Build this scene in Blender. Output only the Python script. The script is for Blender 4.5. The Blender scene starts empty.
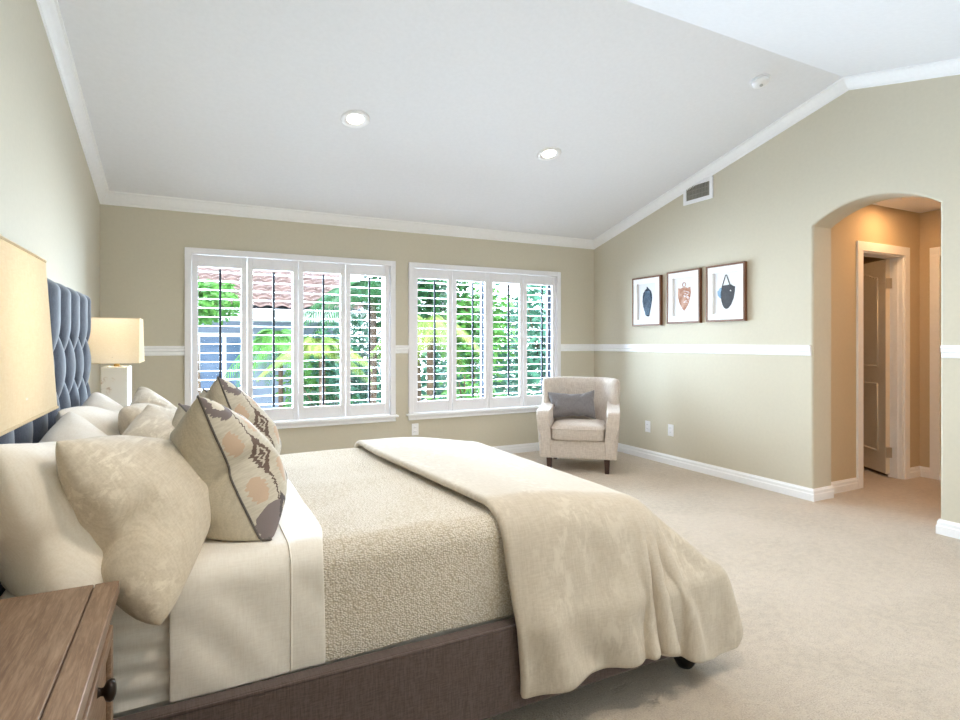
import bpy, bmesh, math, random
from mathutils import Vector, Matrix, noise
random.seed(7)
SC = bpy.context.scene
COL = SC.collection
PI = math.pi

# ------------------------------------------------------------------ camera, world, light, exposure
YAW = math.radians(26.85)
CZ = 1.2
cam = bpy.data.cameras.new('camera')
cam.sensor_width = 36.0
cam.lens = 567.0 / 960.0 * 36.0
cam.shift_y = -18.0 / 960.0
cam.clip_start = 0.02
cam_o = bpy.data.objects.new('camera', cam)
COL.objects.link(cam_o)
cam_o.location = (0, 0, CZ)
cam_o.rotation_euler = (PI / 2, 0, -YAW)
SC.camera = cam_o

SC.view_settings.view_transform = 'Standard'
SC.view_settings.look = 'None'
SC.view_settings.gamma = 1.0
SC.view_settings.use_curve_mapping = False
SC.view_settings.exposure = 0.07
SC.cycles.max_bounces = 12
SC.cycles.diffuse_bounces = 8
SC.cycles.transparent_max_bounces = 16
SC.cycles.caustics_reflective = False
SC.cycles.caustics_refractive = False
SC.cycles.sample_clamp_indirect = 6.0
SC.cycles.use_denoising = True

SKY_STRENGTH = 5.0
CAN_WATTS = 9.0
world = bpy.data.worlds.new('sky')
SC.world = world
world.use_nodes = True
bg = world.node_tree.nodes['Background']
bg.inputs[0].default_value = (0.80, 0.90, 1.0, 1)
bg.inputs[1].default_value = SKY_STRENGTH

sun = bpy.data.lights.new('sun', 'SUN')
sun.energy = 3.2
sun.angle = 0.02
sun.color = (1.0, 0.95, 0.87)
sun_o = bpy.data.objects.new('sun', sun)
COL.objects.link(sun_o)
sun_o.rotation_euler = Vector((-0.45, 0.25, -0.86)).to_track_quat('-Z', 'Y').to_euler()


def daylight(x0, x1, y, z0, z1, dirn, watts=0):
    l = bpy.data.lights.new('window_daylight', 'AREA')
    l.shape = 'RECTANGLE'
    l.size = x1 - x0
    l.size_y = z1 - z0
    l.color = (.68, .84, 1.0)
    l.energy = watts
    l.cycles.is_portal = watts == 0
    o = bpy.data.objects.new('window_daylight', l)
    COL.objects.link(o)
    o.location = ((x0 + x1) / 2, y, (z0 + z1) / 2)
    o.rotation_euler = Vector((0, dirn, 0)).to_track_quat('-Z', 'Z').to_euler()


# ------------------------------------------------------------------ dimensions of the room
XL, XR, YF, YB = -0.649, 4.174, 5.30, -1.10
WT = 0.235                                   # right wall thickness
RIDGE_Y, EAVE = 2.42, 2.36
SLOPE = 0.249
RIDGE_Z = EAVE + SLOPE * (YF - RIDGE_Y)


def ceil_z(y):
    return RIDGE_Z - SLOPE * abs(y - RIDGE_Y)


HALL_Y, HALL_X, HALL_Z = 2.75, 5.80, 2.352
W1 = (-0.062, 1.755)
W2 = (1.89, 3.69)
WZ0, WZ1 = 0.495, 1.985
ARCH_Y0, ARCH_Y1 = 1.867, 2.682

RX0, RX1 = 2.6, 3.6                          # added glazed door in the rear wall, unseen, for fill daylight
daylight(W1[0], W1[1], YF + 0.30, WZ0, WZ1, -1, 370)
daylight(W2[0], W2[1], YF + 0.30, WZ0, WZ1, -1, 370)
daylight(RX0, RX1, YB - 0.25, 0.02, 2.05, 1)  # sky portal for the added rear door


# ------------------------------------------------------------------ material helpers
def lin(c):
    return tuple(((v / 255.0) / 12.92 if v / 255.0 <= 0.04045 else ((v / 255.0 + 0.055) / 1.055) ** 2.4) for v in c) + (1,)


class NT:
    def __init__(self, name):
        self.m = bpy.data.materials.new(name)
        self.m.use_nodes = True
        self.t = self.m.node_tree
        self.b = self.t.nodes['Principled BSDF']
        self.out = self.t.nodes['Material Output']
        self._c = None

    def n(self, typ, **kw):
        nd = self.t.nodes.new(typ)
        for k, v in kw.items():
            setattr(nd, k, v)
        return nd

    def l(self, a, b):
        self.t.links.new(a, b)

    def coords(self, scale=(1, 1, 1), uv=False):
        tc = self.n('ShaderNodeTexCoord')
        mp = self.n('ShaderNodeMapping')
        mp.inputs['Scale'].default_value = scale
        self.l(tc.outputs['UV' if uv else 'Object'], mp.inputs['Vector'])
        return mp.outputs[0]

    def noise(self, scale, detail=3, rough=.5, vec=None, dist=0):
        nd = self.n('ShaderNodeTexNoise')
        nd.inputs['Scale'].default_value = scale
        nd.inputs['Detail'].default_value = detail
        nd.inputs['Roughness'].default_value = rough
        nd.inputs['Distortion'].default_value = dist
        self.l(vec if vec is not None else self.coords(), nd.inputs['Vector'])
        return nd.outputs['Fac']

    def ramp(self, fac, stops):
        r = self.n('ShaderNodeValToRGB')
        el = r.color_ramp.elements
        while len(el) < len(stops):
            el.new(0.5)
        for e, (p, c) in zip(el, stops):
            e.position = p
            e.color = c
        self.l(fac, r.inputs[0])
        return r.outputs[0]

    def math(self, op, a, b=None, c=None):
        nd = self.n('ShaderNodeMath', operation=op)
        for i, v in enumerate((a, b, c)):
            if v is None:
                continue
            if isinstance(v, (int, float)):
                nd.inputs[i].default_value = v
            else:
                self.l(v, nd.inputs[i])
        return nd.outputs[0]

    def mix(self, fac, a, b):
        nd = self.n('ShaderNodeMix', data_type='RGBA')
        for key, v in ((0, fac), (6, a), (7, b)):
            if isinstance(v, (int, float, tuple)):
                nd.inputs[key].default_value = v
            else:
                self.l(v, nd.inputs[key])
        return nd.outputs[2]

    def bump(self, h, strength=.3, dist=.005):
        b = self.n('ShaderNodeBump')
        b.inputs['Strength'].default_value = strength
        b.inputs['Distance'].default_value = dist
        self.l(h, b.inputs['Height'])
        self.l(b.outputs[0], self.b.inputs['Normal'])

    def base(self, c):
        if isinstance(c, tuple):
            self.b.inputs['Base Color'].default_value = c
        else:
            self.l(c, self.b.inputs['Base Color'])


def M(name, rgb, rough=.6, metal=0., var=None, bump=None, spec=.4, sheen=0., emit=None, stretch=(1, 1, 1)):
    k = NT(name)
    k.b.inputs['Roughness'].default_value = rough
    k.b.inputs['Metallic'].default_value = metal
    k.b.inputs['Specular IOR Level'].default_value = spec
    if sheen:
        k.b.inputs['Sheen Weight'].default_value = sheen
    v = k.coords(stretch)
    if var:
        sc, c2 = var
        f = k.noise(sc, 4, .6, v)
        k.base(k.ramp(f, [(.32, lin(rgb)), (.68, lin(c2))]))
    else:
        f = k.noise(40, 2, .5, v)
        c = lin(rgb)
        c2 = tuple(min(1, x * 1.03) for x in c[:3]) + (1,)
        k.base(k.ramp(f, [(.3, c), (.7, c2)]))
    if bump:
        sc, st, ds = bump
        k.bump(k.noise(sc, 3, .6, v), st, ds)
    if emit:
        k.b.inputs['Emission Color'].default_value = lin(emit[0])
        k.b.inputs['Emission Strength'].default_value = emit[1]
    return k.m


def weave(name, rgb, rgb2, scale=260, rough=.85, strength=.25, sheen=.2, slub=None):
    """woven cloth: fine crossed threads, optional pale slub streaks"""
    k = NT(name)
    k.b.inputs['Roughness'].default_value = rough
    k.b.inputs['Specular IOR Level'].default_value = .2
    k.b.inputs['Sheen Weight'].default_value = sheen
    v = k.coords()
    a = k.noise(scale, 2, .5, k.coords((1, .12, .12)))
    b = k.noise(scale, 2, .5, k.coords((.12, 1, 1)))
    th = k.math('ADD', k.math('MULTIPLY', a, .5), k.math('MULTIPLY', b, .5))
    col = k.ramp(th, [(.38, lin(rgb)), (.62, lin(rgb2))])
    if slub:
        s = k.noise(slub[1], 5, .65, k.coords(slub[2]), .4)
        m = k.ramp(s, [(slub[3] - .02, (0, 0, 0, 1)), (slub[3] + .08, (1, 1, 1, 1))])
        patch = k.noise(slub[1] * .35, 2, .5, v)
        m2 = k.math('MULTIPLY', m, k.ramp(patch, [(.40, (0, 0, 0, 1)), (.62, (.8, .8, .8, 1))]))
        col = k.mix(m2, col, lin(slub[0]))
    k.base(col)
    k.bump(th, strength, .0015)
    return k.m


m_wall = M('beige_wall_paint', (200, 193, 175), .75, bump=(180, .12, .002), spec=.25)
m_hallwall = M('hall_wall_paint', (200, 184, 156), .75, bump=(180, .12, .002), spec=.25)
m_ceil = M('white_ceiling_paint', (230, 232, 237), .85, bump=(150, .2, .002), spec=.2)
m_trim = M('white_gloss_trim', (240, 241, 243), .35, spec=.4)
m_shut = M('white_shutter_paint', (232, 231, 234), .38, spec=.4)
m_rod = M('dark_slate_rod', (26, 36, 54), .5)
m_sash = M('dark_bronze_sash', (50, 56, 68), .4)
m_black = M('black_iron', (22, 20, 19), .35, spec=.5)
m_knob = M('oiled_bronze', (46, 38, 34), .28, metal=.7)
m_white_plastic = M('white_plastic', (238, 239, 242), .35)
m_dark_hole = M('dark_recess', (30, 28, 26), .9)
m_hinge = M('satin_nickel', (190, 182, 168), .3, metal=.8)


def carpet_mat():
    k = NT('beige_cut_pile_carpet')
    k.b.inputs['Roughness'].default_value = .97
    k.b.inputs['Specular IOR Level'].default_value = .1
    k.b.inputs['Sheen Weight'].default_value = .25
    fine = k.noise(170, 3, .7)
    big = k.noise(2.2, 4, .6, None, .8)
    mid = k.noise(28, 3, .65)
    c = k.mix(k.ramp(fine, [(.35, (0, 0, 0, 1)), (.65, (1, 1, 1, 1))]), lin((198, 181, 161)), lin((230, 217, 202)))
    c = k.mix(k.math('MULTIPLY', k.ramp(big, [(.4, (0, 0, 0, 1)), (.62, (1, 1, 1, 1))]), .35), c, lin((190, 176, 156)))
    c = k.mix(k.math('MULTIPLY', k.ramp(mid, [(.42, (0, 0, 0, 1)), (.6, (1, 1, 1, 1))]), .45), c, lin((228, 214, 194)))
    k.base(c)
    k.bump(k.math('ADD', fine, k.math('MULTIPLY', mid, .9)), .8, .018)
    return k.m


m_carpet = carpet_mat()


def wood_mat(name, c1, c2, c3, scale=1., rough=.45):
    k = NT(name)
    k.b.inputs['Roughness'].default_value = rough
    v = k.coords((22 * scale, 2.0 * scale, 22 * scale))
    a = k.noise(4, 6, .65, v, .6)
    v2 = k.coords((190 * scale, 14 * scale, 190 * scale))
    g = k.noise(2, 3, .6, v2)
    c = k.ramp(a, [(.3, lin(c1)), (.52, lin(c2)), (.75, lin(c3))])
    c = k.mix(k.math('MULTIPLY', k.ramp(g, [(.5, (0, 0, 0, 1)), (.66, (1, 1, 1, 1))]), .45), c, lin(c3))
    k.base(c)
    k.bump(g, .12, .001)
    return k.m


m_night = wood_mat('limed_brown_wood', (118, 94, 76), (138, 113, 93), (172, 147, 125))
m_darkwood = wood_mat('dark_walnut_legs', (44, 26, 20), (60, 36, 26), (78, 48, 34), 2)
m_framewood = wood_mat('walnut_frame', (84, 52, 34), (112, 72, 48), (136, 92, 62), 3)
m_bedrail = weave('brown_upholstery', (84, 72, 68), (104, 90, 86), 300, .9, .3, .2)
m_headboard = weave('slate_blue_velvet', (66, 76, 94), (84, 94, 112), 340, .75, .2, .5)
m_sheet = weave('cream_sateen_sheet', (232, 226, 216), (240, 235, 226), 300, .6, .12, .15)
m_white = weave('white_pillowcase', (236, 228, 214), (243, 236, 224), 300, .7, .15, .15)
m_sham = weave('oatmeal_slub_linen', (204, 192, 172), (217, 206, 188), 230, .85, .3, .15,
               slub=((236, 227, 210), 14, (.6, 3.5, 3.5), .53))
m_duvet = weave('oatmeal_duvet_linen', (194, 183, 166), (205, 195, 180), 230, .85, .25, .15,
                slub=((216, 207, 192), 13, (2.6, 2.6, .8), .52))
m_plain = weave('greige_linen', (186, 176, 156), (200, 190, 170), 260, .85, .25, .1)
m_chair = weave('oatmeal_chair_tweed', (190, 178, 168), (212, 202, 192), 190, .9, .4, .2)
m_grey = weave('charcoal_grey_satin', (112, 108, 110), (128, 124, 126), 300, .6, .15, .4)


def blanket_mat():
    k = NT('nubby_cream_blanket')
    k.b.inputs['Roughness'].default_value = .95
    k.b.inputs['Specular IOR Level'].default_value = .1
    vo = k.n('ShaderNodeTexVoronoi')
    vo.inputs['Scale'].default_value = 150
    vo.inputs['Randomness'].default_value = .75
    k.l(k.coords((1, 1.5, 1.5)), vo.inputs['Vector'])
    f = vo.outputs['Distance']
    k.base(k.ramp(f, [(.1, lin((241, 235, 226))), (.75, lin((196, 184, 163)))]))
    k.bump(k.math('SUBTRACT', 1.0, f), .8, .004)
    return k.m


m_blanket = blanket_mat()


def shade_mat():
    k = NT('lamp_linen')
    a = k.noise(420, 2, .5, k.coords((.2, .2, 1)))
    b = k.noise(420, 2, .5, k.coords((1, 1, .2)))
    th = k.math('ADD', k.math('MULTIPLY', a, .5), k.math('MULTIPLY', b, .5))
    col = k.ramp(th, [(.3, lin((232, 218, 192))), (.7, lin((240, 230, 208)))])
    d = k.n('ShaderNodeBsdfDiffuse')
    t = k.n('ShaderNodeBsdfTranslucent')
    mx = k.n('ShaderNodeMixShader')
    mx.inputs[0].default_value = .5
    k.l(col, d.inputs[0])
    k.l(col, t.inputs[0])
    k.l(d.outputs[0], mx.inputs[1])
    k.l(t.outputs[0], mx.inputs[2])
    k.l(mx.outputs[0], k.out.inputs[0])
    return k.m


m_shade = shade_mat()


def marble_mat():
    k = NT('cream_marble')
    k.b.inputs['Roughness'].default_value = .2
    v = k.coords()
    n1 = k.noise(9, 5, .6, v, 1.4)
    vein = k.math('ABSOLUTE', k.math('SUBTRACT', n1, .5))
    c = k.ramp(vein, [(0, lin((158, 120, 78))), (.012, lin((212, 182, 142))), (.04, lin((242, 234, 220)))])
    n2 = k.noise(7, 3, .5, v)
    c2 = k.mix(k.ramp(n2, [(.47, (0, 0, 0, 1)), (.56, (1, 1, 1, 1))]), lin((244, 238, 226)), c)
    k.base(c2)
    return k.m


m_marble = marble_mat()


def glass_mat():
    k = NT('clear_glass')
    tr = k.n('ShaderNodeBsdfTransparent')
    tr.inputs[0].default_value = (.97, .98, .98, 1)
    gl = k.n('ShaderNodeBsdfGlossy')
    gl.inputs['Roughness'].default_value = .02
    fr = k.n('ShaderNodeFresnel')
    fr.inputs[0].default_value = 1.3
    mx = k.n('ShaderNodeMixShader')
    k.l(fr.outputs[0], mx.inputs[0])
    k.l(tr.outputs[0], mx.inputs[1])
    k.l(gl.outputs[0], mx.inputs[2])
    k.l(mx.outputs[0], k.out.inputs[0])
    return k.m


m_glass = glass_mat()


def ikat_mat():
    """front of the throw pillows: plum blooms, peach dots and a brown diamond chain on ecru"""
    k = NT('ikat_print')
    k.b.inputs['Roughness'].default_value = .85
    k.b.inputs['Specular IOR Level'].default_value = .2
    tc = k.n('ShaderNodeTexCoord')
    n = k.n('ShaderNodeTexNoise')
    n.inputs['Scale'].default_value = 16
    n.inputs['Detail'].default_value = 4
    mp = k.n('ShaderNodeMapping')
    mp.inputs['Scale'].default_value = (.5, 3, 1)
    k.l(tc.outputs['UV'], mp.inputs[0])
    k.l(mp.outputs[0], n.inputs['Vector'])
    sep = k.n('ShaderNodeSeparateXYZ')
    k.l(tc.outputs['UV'], sep.inputs[0])
    w = k.math('MULTIPLY', k.math('SUBTRACT', n.outputs['Fac'], .5), .16)
    u = k.math('MODULO', k.math('ADD', k.math('ADD', sep.outputs[0], k.math('MULTIPLY', w, .5)), .45), .45)
    v = k.math('ADD', sep.outputs[1], k.math('MULTIPLY', w, .25))

    def dia(cx, cy, rx, ry, lo=.94, hi=1.02):
        a = k.math('DIVIDE', k.math('ABSOLUTE', k.math('SUBTRACT', u, cx)), rx)
        b = k.math('DIVIDE', k.math('ABSOLUTE', k.math('SUBTRACT', v, cy)), ry)
        return k.ramp(k.math('ADD', a, b), [(lo * .5, (1, 1, 1, 1)), (hi * .5, (0, 0, 0, 1))]) if False else \
            k.math('LESS_THAN', k.math('ADD', a, b), 1.0)

    def ell(cx, cy, rx, ry):
        a = k.math('DIVIDE', k.math('SUBTRACT', u, cx), rx)
        b = k.math('DIVIDE', k.math('SUBTRACT', v, cy), ry)
        return k.math('LESS_THAN', k.math('ADD', k.math('MULTIPLY', a, a), k.math('MULTIPLY', b, b)), 1.0)

    c = k.ramp(k.noise(30, 3, .6, mp.outputs[0]), [(.35, lin((206, 199, 184))), (.65, lin((190, 182, 166)))])
    layers = []
    for cy in (.99, .05):
        layers += [(ell(.12, cy, .15, .19), (128, 118, 117)), (ell(.36, cy - .02, .09, .15), (140, 132, 130))]
    layers += [(ell(.10, .93, .055, .08), (218, 212, 198)), (ell(.10, .95, .016, .028), (64, 54, 52))]
    for cx, cy in ((.055, .66), (.075, .33), (.26, .72), (.28, .38), (.40, .55)):
        layers.append((ell(cx, cy, .045, .075), (196, 172, 150)))
    layers += [(dia(.165, .5, .007, 1.4), (104, 90, 84)),
               (dia(.165, .52, .06, .15), (110, 94, 86)), (dia(.165, .52, .033, .075), (198, 190, 176)),
               (dia(.165, .52, .017, .042), (110, 94, 86)),
               (dia(.19, .15, .07, .12), (94, 88, 88)), (dia(.19, .15, .03, .06), (198, 190, 176)),
               (dia(.36, .82, .05, .12), (104, 98, 98)), (dia(.39, .2, .05, .16), (118, 108, 106))]
    for f, col in layers:
        c = k.mix(f, c, lin(col))
    k.base(c)
    k.bump(k.noise(240, 2), .25, .001)
    return k.m


m_ikat = ikat_mat()


# ------------------------------------------------------------------ mesh helpers
def obj(name, bm, mat, parent=None, smooth=False, loc=None, local=False, bevel=0, subsurf=0, recalc=True):
    """link one mesh object; geometry is in world coordinates unless local=True"""
    if recalc:
        bmesh.ops.recalc_face_normals(bm, faces=bm.faces[:])
    me = bpy.data.meshes.new(name)
    bm.to_mesh(me)
    bm.free()
    return obj_me(name, me, mat, parent, smooth, loc, local, bevel, subsurf)


def obj_me(name, me, mat, parent=None, smooth=False, loc=None, local=False, bevel=0, subsurf=0):
    o = bpy.data.objects.new(name, me)
    COL.objects.link(o)
    for m in (mat if isinstance(mat, (list, tuple)) else [mat]):
        me.materials.append(m)
    if smooth:
        for p in me.polygons:
            p.use_smooth = True
    off = Vector((0, 0, 0))
    q = parent
    while q is not None and not local:
        off += q.location
        q = q.parent
    if loc is not None:
        L = Vector(loc)
        o.location = L if local else L - off
        if not local:
            me.transform(Matrix.Translation(-L))
    elif not local:
        me.transform(Matrix.Translation(-off))
    if parent is not None:
        o.parent = parent
    if bevel:
        md = o.modifiers.new('bevel', 'BEVEL')
        md.width = bevel
        md.segments = 3
        md.limit_method = 'ANGLE'
        md.angle_limit = math.radians(40)
    if subsurf:
        md = o.modifiers.new('subsurf', 'SUBSURF')
        md.levels = md.render_levels = subsurf
    return o


def thing(name, label, cat, loc, rotz=0, group=None):
    o = bpy.data.objects.new(name, None)
    COL.objects.link(o)
    o.empty_display_size = .05
    o.location = loc
    o.rotation_euler = (0, 0, rotz)
    return tag(o, label, cat, group)


def tag(o, label=None, cat=None, group=None, kind=None):
    if label:
        o['label'] = label
    if cat:
        o['category'] = cat
    if group:
        o['group'] = group
    if kind:
        o['kind'] = kind
    return o


def struct(name, bm, mat, parent=None, **kw):
    o = obj(name, bm, mat, parent, **kw)
    if parent is None:
        o['kind'] = 'structure'
    return o


def dup(root, loc, rot=None, label=None):
    r = root.copy()
    COL.objects.link(r)
    r.location = loc
    if rot is not None:
        r.rotation_euler = rot
    if label:
        r['label'] = label
    for ch in list(root.children):
        c = ch.copy()
        COL.objects.link(c)
        c.parent = r
        for g in list(ch.children):
            d = g.copy()
            COL.objects.link(d)
            d.parent = c
    return r


def box(bm, x0, x1, y0, y1, z0, z1, rot=None, about=None):
    vs = [bm.verts.new((x, y, z)) for x in (x0, x1) for y in (y0, y1) for z in (z0, z1)]
    for f in ((0, 1, 3, 2), (4, 6, 7, 5), (0, 4, 5, 1), (2, 3, 7, 6), (0, 2, 6, 4), (1, 5, 7, 3)):
        bm.faces.new([vs[i] for i in f])
    if rot is not None:
        bmesh.ops.rotate(bm, verts=vs, cent=about, matrix=rot)
    return vs


def B(*args, bevel=0, seg=2):
    bm = bmesh.new()
    box(bm, *args)
    if bevel:
        bmesh.ops.bevel(bm, geom=bm.edges[:], offset=bevel, segments=seg, profile=.5, affect='EDGES')
    return bm


def prism(bm, pts, h0, h1, axis='x'):
    """extrude a closed 2D outline along an axis; pts are the two remaining coordinates in order"""
    def P(a, b, h):
        return {'x': (h, a, b), 'y': (a, h, b), 'z': (a, b, h)}[axis]
    v0 = [bm.verts.new(P(a, b, h0)) for a, b in pts]
    v1 = [bm.verts.new(P(a, b, h1)) for a, b in pts]
    n = len(pts)
    bm.faces.new(v0)
    bm.faces.new(v1[::-1])
    for i in range(n):
        bm.faces.new((v0[i], v1[i], v1[(i + 1) % n], v0[(i + 1) % n]))
    return v0 + v1


def loft(bm, rings, closed_ring=True, caps=True):
    R = [[bm.verts.new(p) for p in r] for r in rings]
    n = len(R[0])
    for a, b in zip(R, R[1:]):
        for i in range(n if closed_ring else n - 1):
            bm.faces.new((a[i], a[(i + 1) % n], b[(i + 1) % n], b[i]))
    if caps and closed_ring:
        bm.faces.new(R[0][::-1])
        bm.faces.new(R[-1])
    return R


def lathe(bm, prof, c=(0, 0, 0), n=32, mat4=None):
    """prof: (radius, height) list about local z"""
    rings = []
    for r, h in prof:
        ring = []
        for i in range(n):
            p = Vector((r * math.cos(2 * PI * i / n), r * math.sin(2 * PI * i / n), h))
            if mat4 is not None:
                p = mat4 @ p
            ring.append(p + Vector(c))
        rings.append(ring)
    loft(bm, rings)


def tube(bm, pts, r, n=8):
    pts = [Vector(p) for p in pts]
    rings = []
    for i, p in enumerate(pts):
        d = (pts[min(i + 1, len(pts) - 1)] - pts[max(i - 1, 0)]).normalized()
        up = Vector((0, 0, 1)) if abs(d.z) < .9 else Vector((1, 0, 0))
        a = d.cross(up).normalized()
        b = d.cross(a)
        rr = r[i] if isinstance(r, (list, tuple)) else r
        rings.append([p + a * rr * math.cos(2 * PI * k / n) + b * rr * math.sin(2 * PI * k / n) for k in range(n)])
    loft(bm, rings)


# ------------------------------------------------------------------ room shell
bm = bmesh.new()
box(bm, XL - .15, 7.2, YB - .3, 5.6, -.12, 0)
struct('floor', bm, m_carpet)

bm = bmesh.new()
prism(bm, [(YB - .15, ceil_z(YB - .15)), (RIDGE_Y, RIDGE_Z), (YF + .16, ceil_z(YF + .16)),
           (YF + .16, ceil_z(YF + .16) + .15), (RIDGE_Y, RIDGE_Z + .15), (YB - .15, ceil_z(YB - .15) + .15)], XL - .15, XR + WT, 'x')
struct('ceiling', bm, m_ceil)

wall_prof = [(YB - .15, 0), (YF + .16, 0), (YF + .16, ceil_z(YF + .16) + .02), (RIDGE_Y, RIDGE_Z + .02), (YB - .15, ceil_z(YB - .15) + .02)]
bm = bmesh.new()
prism(bm, wall_prof, XL - .15, XL, 'x')
struct('wall_left', bm, m_wall)


def arch_pts(n=22):
    yc, hw = (ARCH_Y0 + ARCH_Y1) / 2, (ARCH_Y1 - ARCH_Y0) / 2
    zs, za = 2.075, 2.21
    rise = za - zs
    R = (hw * hw + rise * rise) / (2 * rise)
    out = []
    for y in sorted([ARCH_Y0 + (ARCH_Y1 - ARCH_Y0) * i / n for i in range(n + 1)] + [RIDGE_Y]):
        out.append((y, za - R + math.sqrt(R * R - (y - yc) ** 2)))
    return out


bm = bmesh.new()
AP = arch_pts()
sides = []
for X in (XR, XR + WT):
    vt = lambda y: bm.verts.new((X, y, ceil_z(y) + .02))
    bot = [bm.verts.new((X, y, z)) for y, z in AP]
    top = [vt(y) for y, z in AP]
    a0, a1 = bm.verts.new((X, ARCH_Y0, 0)), bm.verts.new((X, ARCH_Y1, 0))
    e0, e1 = bm.verts.new((X, YB - .15, 0)), bm.verts.new((X, YF + .16, 0))
    t0, t1 = vt(YB - .15), vt(YF + .16)
    for k in range(len(AP) - 1):
        bm.faces.new((bot[k], bot[k + 1], top[k + 1], top[k]))
    bm.faces.new((e0, a0, bot[0], top[0], t0))
    bm.faces.new((a1, e1, t1, top[-1], bot[-1]))
    sides.append([e0, a0] + bot + [a1, e1, t1] + top[::-1] + [t0])
n = len(sides[0])
for k in range(n):
    bm.faces.new((sides[0][k], sides[0][(k + 1) % n], sides[1][(k + 1) % n], sides[1][k]))
o = struct('wall_right', bm, m_wall)
md = o.modifiers.new('bullnose', 'BEVEL')
md.width, md.segments, md.limit_method, md.angle_limit = .016, 4, 'ANGLE', math.radians(62)

bm = bmesh.new()
xs = [XL - .15, W1[0] + .04, W1[1] - .04, W2[0] + .04, W2[1] - .04, XR + .1]
for i in range(5):
    if i in (1, 3):
        box(bm, xs[i], xs[i + 1], YF, YF + .16, 0, WZ0 - .01)
        box(bm, xs[i], xs[i + 1], YF, YF + .16, WZ1 - .04, 2.4)
    else:
        box(bm, xs[i], xs[i + 1], YF, YF + .16, 0, 2.4)
struct('wall_far', bm, m_wall)

bm = bmesh.new()
box(bm, XL - .15, RX0, YB - .15, YB, 0, 2.3)
box(bm, RX1, XR + .1, YB - .15, YB, 0, 2.3)
box(bm, RX0, RX1, YB - .15, YB, 2.05, 2.3)
struct('wall_rear', bm, m_wall)

# unseen glazed door behind the camera, added to let in fill daylight
bm = bmesh.new()
rm_ = (RX0 + RX1) / 2
for x0, x1 in ((RX0, RX0 + .06), (rm_ - .03, rm_ + .03), (RX1 - .06, RX1)):
    box(bm, x0, x1, YB - .1, YB - .05, 0, 2.05)
box(bm, RX0 + .06, RX1 - .06, YB - .1, YB - .05, 1.99, 2.05)
box(bm, RX0 + .06, RX1 - .06, YB - .1, YB - .05, 0, .06)
w3 = struct('window_3', bm, m_trim)
obj('glass_pane', B(RX0 + .06, RX1 - .06, YB - .078, YB - .072, .06, 1.99), m_glass, w3)

# hall beyond the arch
bm = bmesh.new()
DX0, DX1, DZ = 4.915, 5.535, 1.952
box(bm, XR + WT - .01, DX0, HALL_Y, HALL_Y + .11, 0, 2.45)
box(bm, DX1, HALL_X + .1, HALL_Y, HALL_Y + .11, 0, 2.45)
box(bm, DX0, DX1, HALL_Y, HALL_Y + .11, DZ, 2.45)
struct('wall_hall_left', bm, m_hallwall)
bm = bmesh.new()
D2Y0, D2Y1 = 1.80, 2.59
box(bm, HALL_X, HALL_X + .11, D2Y1, HALL_Y + .11, 0, 2.45)
box(bm, HALL_X, HALL_X + .11, .9, D2Y0, 0, 2.45)
box(bm, HALL_X, HALL_X + .11, D2Y0, D2Y1, DZ, 2.45)
struct('wall_hall_far', bm, m_hallwall)
struct('wall_hall_right', B(XR + WT - .01, HALL_X + .1, .8, .9, 0, 2.45), m_hallwall)
struct('ceiling_hall', B(XR + WT - .02, HALL_X + .2, .8, HALL_Y + .1, HALL_Z, HALL_Z + .1), m_ceil)
# the room behind the hall door
bm = bmesh.new()
box(bm, XR + WT - .01, 7.2, 4.6, 4.7, 0, 2.5)
struct('wall_bath_far', bm, m_hallwall)
struct('wall_bath_right', B(7.1, 7.2, HALL_Y, 4.7, 0, 2.5), m_hallwall)
struct('wall_bath_near', B(HALL_X + .1, 7.2, HALL_Y, HALL_Y + .11, 0, 2.5), m_hallwall)
struct('ceiling_bath', B(XR + WT - .02, 7.2, HALL_Y + .1, 4.7, 2.40, 2.5), m_ceil)

# crown moulding swept along the walls
CR = [(0, .082), (.007, .080), (.010, .070), (.022, .062), (.036, .046), (.048, .028), (.056, .014), (.066, .012), (.068, -.004), (0, -.004)]
for name, X, sgn in (('trim_1', XL, 1), ('trim_2', XR, -1)):
    bm = bmesh.new()
    loft(bm, [[(X + sgn * a, y, ceil_z(y) - d) for a, d in CR] for y in (YF, RIDGE_Y, YB)])
    struct(name, bm, m_trim)
bm = bmesh.new()
loft(bm, [[(x, YF - a, ceil_z(YF - a) - d) for a, d in CR] for x in (XL, XR)])
struct('trim_3', bm, m_trim)

# baseboards
BP = [(0, 0), (.016, 0), (.016, .050), (.012, .056), (.012, .076), (.008, .082), (.004, .092), (0, .092)]


def base_run(name, path, closed=False):
    """path: (x, y, normal_x, normal_y) corners, normal pointing into the room (mitred)"""
    bm = bmesh.new()
    loft(bm, [[(x + nx * a, y + ny * a, z) for a, z in BP] for x, y, nx, ny in path])
    struct(name, bm, m_trim)


base_run('baseboard_left', [(XL, YB, 1, 0), (XL, YF, 1, -1)])
base_run('baseboard_far', [(XL, YF, 1, -1), (XR, YF, -1, -1)])
base_run('baseboard_right', [(XR, YF, -1, -1), (XR, ARCH_Y1, -1, -1), (XR + WT, ARCH_Y1, 0, -1)])
base_run('baseboard_pier', [(XR + .12, ARCH_Y0, 0, 1), (XR, ARCH_Y0, -1, 1), (XR, YB, -1, 0)])
base_run('baseboard_hall_left', [(XR + WT, HALL_Y, 0, -1), (DX0 - .075, HALL_Y, 0, -1)])
base_run('baseboard_hall_corner', [(DX1 + .075, HALL_Y, 0, -1), (HALL_X, HALL_Y, -1, -1), (HALL_X, D2Y1 + .075, -1, 0)])

# chair rail
RP = [(0, 1.088), (.008, 1.088), (.012, 1.098), (.012, 1.118), (.020, 1.126), (.020, 1.146), (.026, 1.152), (.026, 1.168), (0, 1.168)]


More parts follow.
